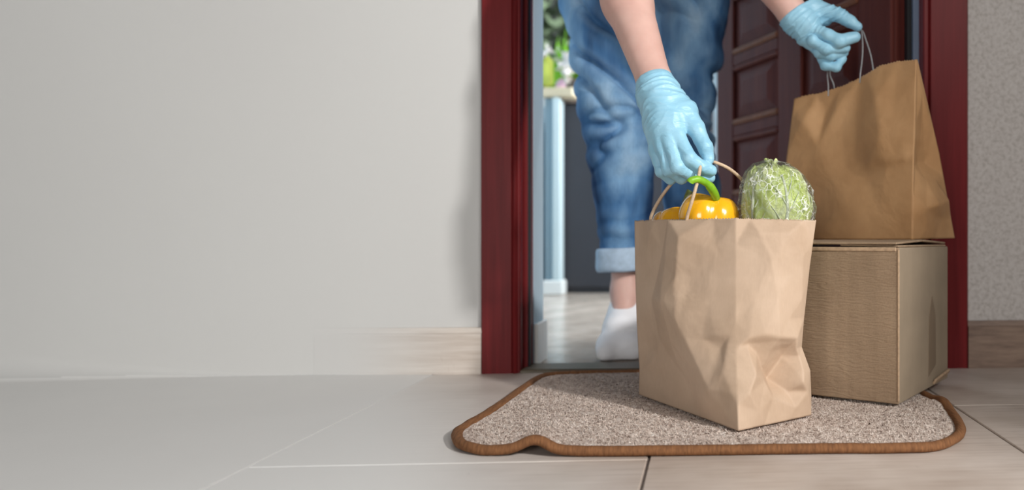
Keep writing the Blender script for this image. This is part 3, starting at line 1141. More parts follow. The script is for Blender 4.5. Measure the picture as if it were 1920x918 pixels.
# glued seam strip along the front top edge, and a stain mark on the side
bpanel('top_crease', -0.0015, 0.004, 0.004, BL - 0.004, BH - 0.006, BH + 0.0005, M['card_edge'])
bpanel('corner_crease', -0.0012, 0.0022, -0.0012, 0.0022, 0.004, BH - 0.003, M['card_edge'])
sx = bw * 0.56
prism_pts = [(sx, 0.02), (sx + 0.042, 0.035), (sx + 0.040, 0.12), (sx + 0.02, 0.155), (sx + 0.004, 0.12)]
bm = bmesh.new()
fr_ = [bm.verts.new((x, -0.0006, z)) for x, z in prism_pts]
bk_ = [bm.verts.new((x, 0.001, z)) for x, z in prism_pts]
bm.faces.new(fr_); bm.faces.new(list(reversed(bk_)))
for k in range(5):
    bm.faces.new((fr_[k], fr_[(k + 1) % 5], bk_[(k + 1) % 5], bk_[k]))
bm_obj('tape_mark', bm, M['stain'], broot)
# torn bottom edge piece at the back right corner
tb = box('torn_edge', 0, 0.085, 0, 0.004, 0.0, 0.010, M['card_edge'], broot, 0.001)
tb.location = (bw - 0.09, -0.002, 0.002)
tb.rotation_euler = (0.5, math.radians(-4), 0)


# ------------------------------------------------------------------ paper bags
def lerp_curve(pts):
    """pts: list of (t, Vector) -> function of t"""
    ts = [p[0] for p in pts]
    arr = np.array([p[1] for p in pts])
    def f(t):
        return Vector([float(np.interp(t, ts, arr[:, i])) for i in range(3)])
    return f


def blur(A, it=1):
    for _ in range(it):
        B = A.copy()
        B[1:-1, 1:-1] = (4 * A[1:-1, 1:-1] + 2 * (A[:-2, 1:-1] + A[2:, 1:-1] + A[1:-1, :-2] + A[1:-1, 2:]) + A[:-2, :-2] + A[2:, 2:] + A[:-2, 2:] + A[2:, :-2]) / 16
        A = B
    return A


def crumple(ns, nt, ctrl, aspect, amp, seed, nrand=26, it=1):
    """faceted height field over the unit square from control points (s, t, offset)"""
    rr = random.Random(seed)
    pts, hs = [], []
    for i in range(7):
        for (s, t) in ((i / 6, 0.0), (i / 6, 1.0)):
            pts.append((s, t)); hs.append(rr.uniform(-1, 1) * amp * 0.25 if 0 < i < 6 and t > 0.5 else 0.0)
    for i in range(1, 8):
        for s in (0.0, 1.0):
            pts.append((s, i / 8)); hs.append(0.0)
    for s, t, o in ctrl:
        if 0.015 < s < 0.985 and 0.015 < t < 0.985:
            pts.append((s, t)); hs.append(o)
    for _ in range(nrand):
        s, t = rr.uniform(0.06, 0.94), rr.uniform(0.05, 0.95)
        if min(math.hypot((s - p[0]) * aspect, t - p[1]) for p in pts) < 0.10:
            continue
        # base value from nearby control points plus a small random fold
        w = [1 / (0.01 + ((s - p[0]) * aspect) ** 2 + (t - p[1]) ** 2) ** 2 for p in pts]
        b = sum(a * h for a, h in zip(w, hs)) / sum(w)
        pts.append((s, t)); hs.append(b + rr.uniform(-1, 1) * amp)
    V2 = [Vector((p[0] * aspect, p[1])) for p in pts]
    ov, oe, of, _, _, _ = delaunay_2d_cdt(V2, [], [], 0, 1e-6)
    hmap = []
    for v in ov:
        j = min(range(len(V2)), key=lambda q: (V2[q] - v).length)
        hmap.append(hs[j])
    S, Tt = np.meshgrid(np.linspace(0, 1, ns + 1), np.linspace(0, 1, nt + 1), indexing='ij')
    Hh = np.zeros_like(S)
    X, Y = S * aspect, Tt
    for f in of:
        a, b, c = (ov[i] for i in f[:3])
        det = (b.y - c.y) * (a.x - c.x) + (c.x - b.x) * (a.y - c.y)
        if abs(det) < 1e-12: continue
        l1 = ((b.y - c.y) * (X - c.x) + (c.x - b.x) * (Y - c.y)) / det
        l2 = ((c.y - a.y) * (X - c.x) + (a.x - c.x) * (Y - c.y)) / det
        l3 = 1 - l1 - l2
        inn = (l1 >= -1e-6) & (l2 >= -1e-6) & (l3 >= -1e-6)
        Hh[inn] = (l1 * hmap[f[0]] + l2 * hmap[f[1]] + l3 * hmap[f[2]])[inn]
    return blur(Hh, it)


def coons(eL, eR, eB, eT, ns, nt, Hh):
    """surface between left/right edge curves (t) and bottom/top curves (s), displaced outward by Hh"""
    Pg = np.zeros((ns + 1, nt + 1, 3))
    c00, c10, c01, c11 = eB(0), eB(1), eT(0), eT(1)
    for i in range(ns + 1):
        s = i / ns
        B_, T_ = eB(s), eT(s)
        for j in range(nt + 1):
            t = j / nt
            p = (1 - s) * eL(t) + s * eR(t) + (1 - t) * B_ + t * T_ - ((1 - s) * (1 - t) * c00 + s * (1 - t) * c10 + (1 - s) * t * c01 + s * t * c11)
            Pg[i, j] = p
    du = np.gradient(Pg, axis=0); dv = np.gradient(Pg, axis=1)
    n = np.cross(du, dv)
    n /= np.maximum(np.linalg.norm(n, axis=-1, keepdims=True), 1e-9)
    n = n.mean((0, 1), keepdims=True) * 0.6 + n * 0.4
    return Pg + n * Hh[..., None], Pg


def to_st(px, py, Pg, ns, nt):
    """nearest (s,t) on the undisplaced patch for a photo pixel"""
    rel = Pg - np.array([0, 0, H])
    d = rel @ np.array(FWD)
    x = PPX + FPX * (rel @ np.array(RGT)) / d
    y = HZ - FPX * rel[..., 2] / d
    e = (x - px) ** 2 + (y - py) ** 2
    i, j = np.unravel_index(np.argmin(e), e.shape)
    return i / ns, j / nt


def build_bag(name, faces4, bottom, mat, root):
    """faces4: list of dict(eL,eR,eB,eT,ctrl,amp,seed,nrand,n) going round; outward normal = d/ds x d/dt"""
    bm = bmesh.new()
    for fd in faces4:
        ns, nt = fd['n']
        flat = np.zeros((ns + 1, nt + 1))
        _, P0 = coons(fd['eL'], fd['eR'], fd['eB'], fd['eT'], ns, nt, flat)
        ctrl = []
        for (x, y, o) in fd.get('ctrl', []):
            s, t = to_st(x, y, P0, ns, nt)
            ctrl.append((s, t, o * 0.001))
        asp = (fd['eB'](0) - fd['eB'](1)).length / (fd['eL'](0) - fd['eL'](1)).length
        ctrl = [(a, b, c * fd.get('gain', 1)) for a, b, c in ctrl]
        Hh = crumple(ns, nt, ctrl, asp, fd['amp'], fd['seed'], fd['nrand'], fd.get('blur', 1))
        Hh[0, :] = 0; Hh[-1, :] = 0; Hh[:, 0] = 0
        P1, _ = coons(fd['eL'], fd['eR'], fd['eB'], fd['eT'], ns, nt, Hh)
        g = [[bm.verts.new(P1[i, j]) for j in range(nt + 1)] for i in range(ns + 1)]
        for i in range(ns + 1):                       # pinked top edge
            g[i][nt].co.z += (0.0009 if i % 2 else -0.0009) * (0 if i in (0, ns) else 1) + 0.0016 * noise.noise(Vector((i * 0.35, fd['seed'], 0))) * (0 if i in (0, ns) else 1)
        for i in range(ns):
            for j in range(nt):
                bm.faces.new((g[i][j], g[i + 1][j], g[i + 1][j + 1], g[i][j + 1]))
    bm.faces.new([bm.verts.new(p) for p in bottom])
    bmesh.ops.remove_doubles(bm, verts=bm.verts, dist=0.0004)
    o = bm_obj(name, bm, mat, None, True)
    sm = o.modifiers.new('thickness', 'SOLIDIFY'); sm.thickness = 0.0006; sm.offset = 0
    return o


def dep(p):
    return (p - Vector((0, 0, H))).dot(FWD)


# ---- pale bag with vegetables
Fb = FLz(1385, 807, ZM - 0.001); Lb = FLz(1198, 739, ZM - 0.001); Rb = FLz(1521, 778, ZM - 0.001)
Bb = Lb + Rb - Fb
Ft = W(1380, 409, dep(Fb) + 0.080); Lt = W(1190, 414, dep(Lb)); Rt = W(1530, 413, dep(Rb) + 0.01)
Bt = Vector((Bb.x, Bb.y, Lt.z))
def edge(px_list, d0, d1, y0, y1, first, last):
    pts = [(0.0, np.array(first))]
    for x, y in px_list:
        t = (y0 - y) / (y0 - y1)
        pts.append((t, np.array(W(x, y, d0 + (d1 - d0) * t))))
    pts.append((1.0, np.array(last)))
    return lerp_curve(pts)
eF = lerp_curve([(0, np.array(Fb)), (0.17, np.array(W(1383, 740, dep(Fb) + 0.010))), (0.40, np.array(W(1380, 645, dep(Fb) + 0.046))), (0.72, np.array(W(1380, 520, dep(Fb) + 0.070))), (1, np.array(Ft))])
eL1 = edge([(1199, 690), (1194, 600), (1191, 500)], dep(Lb), dep(Lt), 739, 414, Lb, Lt)
eR1 = edge([(1521, 740), (1519, 694), (1503, 650), (1507, 600), (1518, 500)], dep(Rb), dep(Rt), 778, 413, Rb, Rt)
eB1 = lerp_curve([(0, np.array(Bb)), (0.5, np.array((Bb + Bt) / 2 + Vector((0, 0.004, 0)))), (1, np.array(Bt))])
def line(a, b, sag=None):
    pts = [(0, np.array(a)), (1, np.array(b))]
    if sag is not None:
        pts.insert(1, (0.5, np.array((a + b) / 2 + sag)))
    return lerp_curve(pts)
nF = Vector(((Fb - Lb).y, -(Fb - Lb).x, 0)).normalized()
nG = Vector(((Rb - Fb).y, -(Rb - Fb).x, 0)).normalized()
gus = [(1457, 706, -20), (1452, 745, -2), (1420, 772, 3), (1490, 762, 2), (1400, 632, 7), (1425, 629, 11), (1452, 632, 12), (1485, 634, 9), (1420, 662, -2), (1400, 648, 2),
       (1438, 688, -10), (1475, 668, -9), (1497, 668, 2), (1412, 703, 6), (1436, 712, -3), (1400, 740, 6), (1498, 716, 8), (1510, 732, 5), (1480, 735, -6),
       (1450, 560, 10), (1440, 490, 9), (1498, 560, 6), (1410, 560, 6), (1470, 600, 8), (1420, 440, 7), (1475, 440, 8), (1500, 480, 6)]
fro = [(1372, 790, 1), (1340, 730, 11), (1315, 660, 18), (1294, 600, 24), (1266, 560, 22), (1288, 520, 20), (1340, 560, 9), (1350, 470, 5), (1292, 445, 18), (1245, 470, 2), (1225, 560, 3),
       (1350, 628, 9), (1330, 634, 12), (1368, 660, 5), (1372, 628, 3), (1355, 655, 3), (1365, 700, 8), (1350, 690, 8), (1240, 640, 2), (1235, 700, -2), (1290, 715, 1), (1215, 655, -3), (1225, 672, 0), (1300, 760, 0), (1225, 430, 4)]
bags1 = [
    dict(eL=eL1, eR=eF, eB=line(Lb, Fb), eT=line(Lt, Ft, nF * 0.024), ctrl=fro, amp=0.0012, seed=3, nrand=26, n=(100, 120), blur=1, gain=1.15),
    dict(eL=eF, eR=eR1, eB=line(Fb, Rb), eT=line(Ft, Rt, nG * 0.006), ctrl=gus, amp=0.0024, seed=5, nrand=24, n=(90, 120), blur=1, gain=1.7),
    dict(eL=eR1, eR=eB1, eB=line(Rb, Bb), eT=line(Rt, Bt, -nF * 0.012), ctrl=[], amp=0.006, seed=8, nrand=24, n=(50, 120)),
    dict(eL=eB1, eR=eL1, eB=line(Bb, Lb), eT=line(Bt, Lt, -nG * 0.006), ctrl=[], amp=0.006, seed=9, nrand=20, n=(40, 120)),
]
b1c = (Fb + Lb + Rb + Bb) / 4
bag1 = empty('paper_bag', (b1c.x, b1c.y, ZM), 'crumpled pale kraft paper bag holding peppers and a cabbage on the doormat', 'bag')
body1 = build_bag('bag_body', bags1, [Lb, Bb, Rb, Fb], M['kraft1'], bag1)
def path_px(lst, n=10):
    return smooth_path([W(x, y, d) for x, y, d in lst], n)
zf = lambda s: None
dFm = lambda s: dep(Lb) + (dep(Fb) - dep(Lb)) * s          # depth along the front face
dBm = lambda s: dep(Bb) + (dep(Rb) - dep(Bb)) * s
h1 = tube('handle', path_px([(1222, 420, 1.235), (1221, 405, 1.232), (1238, 372, 1.22), (1262, 341, 1.20), (1283, 326, 1.185), (1300, 309, 1.165), (1311, 300, 1.150), (1314, 304, 1.143),
                             (1309, 335, 1.135), (1298, 375, 1.135), (1289, 404, 1.146), (1288, 420, 1.152)]), 0.0026, M['cord'], None, 8)
h2 = tube('handle', path_px([(1352, 420, 1.29), (1352, 390, 1.285), (1345, 372, 1.275), (1330, 345, 1.24), (1316, 312, 1.185), (1322, 303, 1.17), (1340, 304, 1.175), (1370, 318, 1.19),
                             (1400, 346, 1.235), (1420, 375, 1.275), (1424, 420, 1.285)]), 0.0026, M['cord'], None, 8)
adopt(bag1, [body1, h1, h2])

# ---- tan bag held above the box
zt2 = ZM + BH + 0.0125
FR = W(1711, 452, 1.345); FR.z = zt2
cr = lambda r_, d: Vector((0, 0, 0)) + FWD * d + RGT * r_
frr, frd = (FR - Vector((0, 0, H))).dot(RGT), dep(FR)
def P2(r_, d, z):
    v = FWD * d + RGT * r_
    return Vector((v.x, v.y, z))
FLb = P2(frr - 0.245, frd + 0.20, zt2)
gx, gd = 0.105, 0.125
BRb = P2(frr + gx, frd + gd, zt2 + 0.003)
BLb = P2(frr - 0.245 + gx, frd + 0.20 + gd, zt2 + 0.003)
TR = W(1718, 112, frd + 0.005); TL_ = W(1489, 186, frd + 0.165)
top_px = [(0, 1489, 186), (0.06, 1504, 180), (0.18, 1538, 174), (0.36, 1580, 161), (0.52, 1616, 144), (0.68, 1650, 123), (0.82, 1682, 115), (1.0, 1718, 112)]
dT = lambda s: frd + 0.165 + (0.005 - 0.165) * s
eTop = lerp_curve([(s, np.array(W(x, y, dT(s)))) for s, x, y in top_px])
off2 = Vector((gx, 0, 0)) * 0.03 + FWD * 0.004
eTopB = lambda s: eTop(1 - s) + off2
eFR = lerp_curve([(0, np.array(FR)), (0.4, np.array(W(1713, 315, frd))), (0.7, np.array(W(1716, 212, frd + 0.003))), (1, np.array(TR))])
eFL = lerp_curve([(0, np.array(FLb)), (0.5, np.array(W(1472, 318, frd + 0.185))), (1, np.array(TL_))])
eBR = lerp_curve([(0, np.array(BRb)), (0.5, np.array((BRb + TR + off2) / 2 + RGT * 0.004)), (1, np.array(TR + off2))])
eBL = lerp_curve([(0, np.array(BLb)), (1, np.array(TL_ + off2))])
big = [(1650, 190, 10), (1655, 250, 9), (1600, 210, -5), (1618, 255, 0), (1570, 200, 3), (1512, 230, 9), (1535, 275, 3), (1545, 220, -4), (1640, 300, 5), (1664, 304, 7), (1700, 295, 5), (1664, 312, 1),
       (1700, 304, 0), (1600, 290, -6), (1620, 320, -4), (1560, 330, 1), (1680, 200, 4), (1695, 260, 3), (1590, 390, 3), (1650, 400, 1), (1560, 425, 2), (1630, 150, 3)]
gus2 = [(1722, 220, -2), (1738, 306, -13), (1750, 303, -12), (1726, 312, -8), (1740, 340, -2), (1755, 335, -1), (1742, 382, 12), (1765, 377, 10), (1727, 388, 6), (1745, 405, 3), (1765, 410, 0), (1735, 425, 2)]
bags2 = [
    dict(eL=eFL, eR=eFR, eB=line(FLb, FR), eT=eTop, ctrl=big, amp=0.0015, seed=13, nrand=14, n=(84, 90), blur=3, gain=1.4),
    dict(eL=eFR, eR=eBR, eB=line(FR, BRb), eT=line(TR, TR + off2), ctrl=gus2, amp=0.0008, seed=15, nrand=4, n=(60, 90), blur=1, gain=1.6),
    dict(eL=eBR, eR=eBL, eB=line(BRb, BLb), eT=eTopB, ctrl=[], amp=0.004, seed=18, nrand=18, n=(50, 90), blur=2),
    dict(eL=eBL, eR=eFL, eB=line(BLb, FLb), eT=line(TL_ + off2, TL_), ctrl=[], amp=0.004, seed=19, nrand=8, n=(30, 90), blur=2),
]
b2c = (FR + FLb + BRb + BLb) / 4
bag2 = empty('paper_bag', (b2c.x, b2c.y, zt2), 'flat topped tan kraft paper bag standing on the cardboard box, held by thin twine', 'bag')
body2 = build_bag('bag_body', bags2, [FLb, BLb, BRb, FR], M['kraft2'], bag2)
g1 = tube('handle', path_px([(1553, 180, frd + 0.12), (1553, 160, frd + 0.118), (1552, 135, frd + 0.11), (1565, 105, frd + 0.10), (1595, 72, frd + 0.09), (1613, 56, frd + 0.085), (1617, 75, frd + 0.08),
                             (1617, 105, frd + 0.078), (1613, 140, frd + 0.07), (1612, 155, frd + 0.075)]), 0.0014, M['cord_grey'], None, 6)
g2 = tube('handle', path_px([(1566, 180, frd + 0.128), (1563, 158, frd + 0.126), (1556, 135, frd + 0.12), (1570, 104, frd + 0.11), (1598, 71, frd + 0.10), (1615, 57, frd + 0.095), (1624, 76, frd + 0.092),
                             (1633, 105, frd + 0.088), (1637, 130, frd + 0.085), (1638, 150, frd + 0.085)]), 0.0014, M['cord_grey'], None, 6)
adopt(bag2, [body2, g1, g2])


# ------------------------------------------------------------------ bell peppers
def pepper_mesh(name, c, rx, hz, lobes, phase, tilt, mat, seed):
    vs_, fs = [], []
    nu, nv = 48, 30
    Rm = Matrix.Rotation(tilt[0], 3, 'X') @ Matrix.Rotation(tilt[1], 3, 'Y')
    for j in range(nv + 1):
        ph = PI * j / nv
        for i in range(nu):
            th = 2 * PI * i / nu
            lb = abs(math.cos(lobes * 0.5 * th + phase)) ** 0.6
            r_ = math.sin(ph) ** 0.72
            k = 0.80 + 0.22 * lb
            x = rx * r_ * k * math.cos(th); y = rx * r_ * k * math.sin(th)
            z = hz * math.cos(ph)
            top = max(0, math.cos(ph))
            dim = math.exp(-(r_ / 0.42) ** 2)
            z -= 0.34 * hz * dim * (1 if z > 0 else -0.6)
            z += 0.16 * hz * lb * r_ * top
            tp = 1 - 0.12 * max(0, -math.cos(ph))
            vs_.append(c + Rm @ Vector((x * tp, y * tp, z)))
    for j in range(nv):
        for i in range(nu):
            i2 = (i + 1) % nu
            fs.append((j * nu + i, (j + 1) * nu + i, (j + 1) * nu + i2, j * nu + i2))
    o = mesh_obj(name, vs_, fs, mat, None, True)
    bm = bmesh.new(); bm.from_mesh(o.data); bmesh.ops.remove_doubles(bm, verts=bm.verts, dist=1e-5); bm.to_mesh(o.data); bm.free()
    o.data.polygons.foreach_set('use_smooth', [True] * len(o.data.polygons))
    return o
pd = 1.205
pc1 = W(1328, 412, pd); hz1 = W(1328, 374, pd).z - pc1.z
p1 = empty('bell_pepper', pc1 - Vector((0, 0, 0.05)), 'glossy yellow bell pepper with a long curved green stem in the pale bag', 'pepper')
a = pepper_mesh('fruit', pc1, 0.0485, 0.041, 3, 0.55, (0.0, 0.16), M['pepper'], 1)
st = tube('stem', path_px([(1341, 393, pd - 0.006), (1343, 380, pd - 0.012), (1340, 364, pd - 0.038), (1328, 346, pd - 0.060), (1310, 336, pd - 0.072), (1297, 338, pd - 0.077), (1294, 341, pd - 0.077)], 6),
          [0.0072] * 6 + [0.0066] * 12 + [0.0054] * 12 + [0.0056] * 6 + [0.0062], M['stem'], None, 12)
cal = pepper_mesh('calyx', W(1341, 392, pd - 0.006), 0.014, 0.004, 5, 0, (0, 0), M['stem'], 1)
adopt(p1, [a, st, cal])
pd2 = 1.268
pc2 = W(1270, 422, pd2)
p2 = empty('bell_pepper', pc2 - Vector((0, 0, 0.05)), 'yellow bell pepper with a short dark stem, tucked behind the curved stem one', 'pepper')
a = pepper_mesh('fruit', pc2, 0.041, 0.032, 4, 0.3, (0.0, -0.25), M['pepper'], 2)
st = tube('stem', path_px([(1284, 400, pd2), (1286, 385, pd2), (1290, 372, pd2), (1294, 362, pd2), (1296, 358, pd2)], 6), [0.007] * 13 + [0.0075] * 12, M['stem_dark'], None, 10)
adopt(p2, [a, st])

# ------------------------------------------------------------------ cabbage in cling film
cd = 1.20
cax = W(1432, 450, cd)
cbase = Vector((cax.x, cax.y, 0.145))
ctop = W(1445, 304, cd)
CH = ctop.z - cbase.z
prof_z = [0, 0.05, 0.15, 0.35, 0.55, 0.70, 0.80, 0.88, 0.94, 0.98, 1.0]
prof_r = [0.020, 0.026, 0.028, 0.038, 0.0510, 0.0555, 0.0525, 0.046, 0.036, 0.021, 0.003]
def cab_axis(t):
    return cbase + (ctop - cbase) * t + RGT * (0.013 * math.sin(PI * min(1, t) ** 1.6))
def cab_r(t):
    return float(np.interp(t, prof_z, prof_r))
croot = empty('cabbage', cbase, 'pale green cabbage with white ribs wrapped in shiny cling film', 'cabbage')
cparts = []
def leaf(th0, span, inset, t1, seed):
    nu, nv = 26, 40
    vs_, fs = [], []
    for j in range(nv + 1):
        t = t1 * j / nv
        sp = span * (0.45 + 0.55 * math.sin(min(1, 0.15 + t * 0.95) * PI * 0.62))
        for i in range(nu + 1):
            s = 2 * i / nu - 1
            th = th0 + s * sp
            frill = abs(s) ** 3 + max(0, (t / t1 - 0.8) / 0.2) ** 2
            r_ = cab_r(t) - inset + 0.0026 * frill * math.sin(34 * t + 9 * s + seed) + 0.0028 * noise.noise(Vector((th * 5, t * 14, seed)))
            r_ += 0.0035 * math.exp(-(s / 0.10) ** 2) * (1 - t)
            for q in (-0.55, 0.5, 0.8, -0.25):
                r_ += 0.0010 * math.exp(-((s - q * (0.2 + 0.8 * t)) / 0.05) ** 2)
            p = cab_axis(t) + Vector((math.cos(th), math.sin(th), 0)) * max(r_, 0.0005)
            p.z += 0.0015 * frill * math.sin(27 * s + seed * 2)
            vs_.append(p)
    for j in range(nv):
        for i in range(nu):
            k = j * (nu + 1) + i
            fs.append((k, k + 1, k + nu + 2, k + nu + 1))
    o = mesh_obj('leaf', vs_, fs, M['leaf'], None, True)
    sm = o.modifiers.new('thickness', 'SOLIDIFY'); sm.thickness = 0.0014; sm.offset = -1
    pts, rad = [], []
    for j in range(0, 31):
        t = t1 * 0.93 * j / 30
        pts.append(cab_axis(t) + Vector((math.cos(th0), math.sin(th0), 0)) * (cab_r(t) - inset + 0.0022 * (1 - t)))
        rad.append(0.0062 * (1 - t / t1 * 0.9) + 0.0006)
    rb_ = tube('rib', pts, rad, M['rib'], None, 8)
    rb_.parent = o
    # side veins leaving the rib at an angle
    for q, (sgn_, ta) in enumerate(((1, 0.50), (-1, 0.56), (1, 0.66), (-1, 0.72), (1, 0.78))):
        pts = []
        for j in range(9):
            w = j / 8
            t = t1 * min(0.97, ta + 0.22 * w); th = th0 + sgn_ * span * 0.62 * w ** 1.2
            pts.append(cab_axis(t) + Vector((math.cos(th), math.sin(th), 0)) * (cab_r(t) - inset + 0.0010))
        v_ = tube('vein', pts, [0.0013 * (1 - 0.75 * j / 8) for j in range(9)], M['rib'], None, 6)
        v_.parent = o
    return o
toward = math.atan2(-cbase.y, -cbase.x)
for k, (dth, sp, ins, t1) in enumerate(((0.12 + 0.15, 0.95, 0.0, 0.97), (-0.75, 0.9, 0.002, 0.99), (1.25, 0.9, 0.003, 0.95), (2.3, 1.0, 0.001, 0.96), (3.4, 1.0, 0.003, 0.98), (-1.9, 0.9, 0.001, 0.97))):
    cparts.append(leaf(toward + dth, sp, ins, t1, 3.1 * k + 1))
# heart of the head
vs_, fs = [], []
for j in range(25):
    t = j / 24 * 0.985
    for i in range(28):
        th = 2 * PI * i / 28
        vs_.append(cab_axis(t) + Vector((math.cos(th), math.sin(th), 0)) * max(0.001, cab_r(t) - 0.006))
for j in range(24):
    for i in range(28):
        fs.append((j * 28 + i, j * 28 + (i + 1) % 28, (j + 1) * 28 + (i + 1) % 28, (j + 1) * 28 + i))
fs.append(tuple(range(27, -1, -1))); fs.append(tuple(24 * 28 + i for i in range(28)))
cparts.append(mesh_obj('heart', vs_, fs, M['leaf'], None, True))
# ruffled tip
bm = bmesh.new()
for i in range(9):
    a_ = i * 0.7
    c0 = ctop + Vector((0.007 * math.cos(a_), 0.007 * math.sin(a_), -0.008))
    vv = []
    for j in range(7):
        b_2 = a_ + (j - 3) * 0.28
        vv.append(bm.verts.new(ctop + Vector((math.cos(b_2), math.sin(b_2), 0)) * (0.009 + 0.002 * (j % 2)) + Vector((0, 0, 0.001 + 0.005 * math.sin(i * 2.1 + j)))))
    cc = bm.verts.new(c0)
    for j in range(6):
        bm.faces.new((cc, vv[j], vv[j + 1]))
tip = bm_obj('leaf_tip', bm, M['leaf'], None, True)
sm = tip.modifiers.new('thickness', 'SOLIDIFY'); sm.thickness = 0.001
cparts.append(tip)
# cling film: crinkled skin round the head
vs_, fs = [], []
NU, NV = 150, 110
for j in range(NV + 1):
    t = 0.02 + 0.985 * j / NV
    for i in range(NU):
        th = 2 * PI * i / NU
        d_ = Vector((math.cos(th), math.sin(th), 0))
        p0 = cab_axis(min(t, 1.0)) + d_ * cab_r(min(t, 1.0))
        n1 = noise.noise(p0 * 60); n2 = noise.noise(p0 * 130 + Vector((5, 5, 5)))
        rid = 1 - abs(2 * noise.noise(Vector((p0.x * 55 + p0.z * 40, p0.y * 55, p0.z * 22))))
        n3 = noise.noise(p0 * 240)
        p = p0 + d_ * (0.0042 + 0.0024 * n1 + 0.0018 * n2 + 0.0008 * n3 + 0.0024 * rid ** 3)
        p.z += 0.004 * max(0, (t - 0.9) / 0.1)
        vs_.append(p)
for j in range(NV):
    for i in range(NU):
        fs.append((j * NU + i, j * NU + (i + 1) % NU, (j + 1) * NU + (i + 1) % NU, (j + 1) * NU + i))
fs.append(tuple(NV * NU + i for i in range(NU)))
cparts.append(mesh_obj('cling_film', vs_, fs, M['film'], None, False))
adopt(croot, cparts)


# ------------------------------------------------------------------ person
class Field:
    def __init__(self, lo, hi, h):
        self.G, self.lo, self.h = grid(lo, hi, h)
        self.F = np.full(self.G.shape[:3], 9.0, np.float32)

    def add(self, a, b, ra, rb, k):
        a = np.array(a); b = np.array(b)
        m = max(ra, rb) + k + 4 * self.h
        i0 = np.maximum(0, np.floor((np.minimum(a, b) - m - self.lo) / self.h).astype(int))
        i1 = np.minimum(self.F.shape, np.ceil((np.maximum(a, b) + m - self.lo) / self.h).astype(int) + 1)
        if (i1 <= i0).any():
            return
        sl = tuple(slice(i0[q], i1[q]) for q in range(3))
        d = cone_sdf(self.G[sl], a, b, ra, rb)
        self.F[sl] = smin(self.F[sl], d, k)

    def chain(self, pts, rads, k):
        for i in range(len(pts) - 1):
            self.add(pts[i], pts[i + 1], rads[i], rads[i + 1], k)

    def cut(self, p, n):
        """remove the side the normal n points to"""
        d = (self.G - np.array(p, dtype=np.float32)) @ np.array(n, dtype=np.float32)
        self.F = np.maximum(self.F, d)

    def mesh(self, name, mat, relax_it=1, disp=None):
        V, Q = surface_nets(self.F, self.lo, self.h)
        V = relax(V.astype(np.float64), Q, relax_it)
        if disp is not None:
            N_ = np_normals(V, Q)
            V = V + N_ * disp(V, N_)[:, None]
        me = bpy.data.meshes.new(name)
        me.vertices.add(len(V)); me.vertices.foreach_set('co', V.astype(np.float32).ravel())
        me.loops.add(len(Q) * 4); me.loops.foreach_set('vertex_index', Q.astype(np.int32).ravel())
        me.polygons.add(len(Q)); me.polygons.foreach_set('loop_start', np.arange(0, 4 * len(Q), 4, dtype=np.int32))
        me.polygons.foreach_set('loop_total', np.full(len(Q), 4, np.int32))
        me.update(calc_edges=True); me.validate()
        me.polygons.foreach_set('use_smooth', [True] * len(me.polygons))
        me.materials.append(mat)
        o = bpy.data.objects.new(name, me)
        C.objects.link(o)
        return o


person = empty('person', (FL(1230, 670).x, FL(1230, 670).y + 0.12, 0), 'person in rolled up jeans, white socks and blue gloves bending down in the doorway', 'person')
pp = []
# joints
hipR, kneeR, ankR = W(1150, -70, 1.86), W(1160, 235, 1.75), W(1174, 545, 1.785)
hipL, kneeL, ankL = W(1292, -75, 1.88), W(1288, 225, 1.83), W(1297, 535, 1.86)
pelv = W(1221, -110, 1.90)
waist = W(1220, -215, 1.78)
chest = W(1216, -275, 1.60)
shR, shL = W(1050, -300, 1.56), W(1385, -310, 1.56)
elR, elL = W(1120, -160, 1.37), W(1352, -165, 1.42)
wrR, wrL = W(1229, 158, 1.195), W(1487, 26, 1.425)
neck = W(1213, -345, 1.47)
head = W(1208, -455, 1.37)
toeR, toeL = FL(1158, 676), FL(1300, 672)
allp = [hipR, kneeR, ankR, hipL, kneeL, ankL, pelv, waist, chest, shR, shL, elR, elL, wrR, wrL, neck, head]
lo3 = np.min([list(p) for p in allp], 0) - 0.17; hi3 = np.max([list(p) for p in allp], 0) + 0.17
lo3[2] = -0.01
mid = lambda a, b, t: a + (b - a) * t

legR = [(1150, -85, 1.86, 0.118), (1143, 0, 1.83, 0.108), (1152, 110, 1.80, 0.096), (1159, 205, 1.77, 0.084), (1164, 280, 1.765, 0.074), (1168, 350, 1.775, 0.069), (1172, 430, 1.78, 0.064), (1173, 478, 1.785, 0.061)]
legL = [(1290, -85, 1.88, 0.110), (1294, 0, 1.88, 0.084), (1288, 110, 1.87, 0.077), (1280, 205, 1.86, 0.069), (1292, 290, 1.86, 0.070), (1296, 360, 1.86, 0.068), (1297, 430, 1.865, 0.064), (1298, 478, 1.87, 0.061)]
bf = Field(lo3, hi3, 0.0055)
bf.chain([pelv, waist, chest], [0.10, 0.105, 0.13], 0.04)
bf.chain([mid(shR, chest, 0.2), chest, mid(shL, chest, 0.2)], [0.065, 0.10, 0.065], 0.05)
bf.chain([chest, neck, mid(neck, head, 0.5)], [0.07, 0.052, 0.05], 0.03)
hd_dir = Vector((0, -0.75, -0.66))           # the way the face looks
hd_up = (head - neck).normalized()
bf.chain([head - hd_dir * 0.02, head + hd_dir * 0.025], [0.086, 0.076], 0.02)
bf.chain([head + hd_dir * 0.03 - hd_up * 0.03, head + hd_dir * 0.055 - hd_up * 0.07], [0.060, 0.036], 0.03)
bf.chain([head + hd_dir * 0.095 + hd_up * 0.01, head + hd_dir * 0.112 - hd_up * 0.018], [0.010, 0.014], 0.010)
bf.chain([head + hd_dir * 0.085 - hd_up * 0.055, head + hd_dir * 0.09 - hd_up * 0.055], [0.016, 0.014], 0.008)
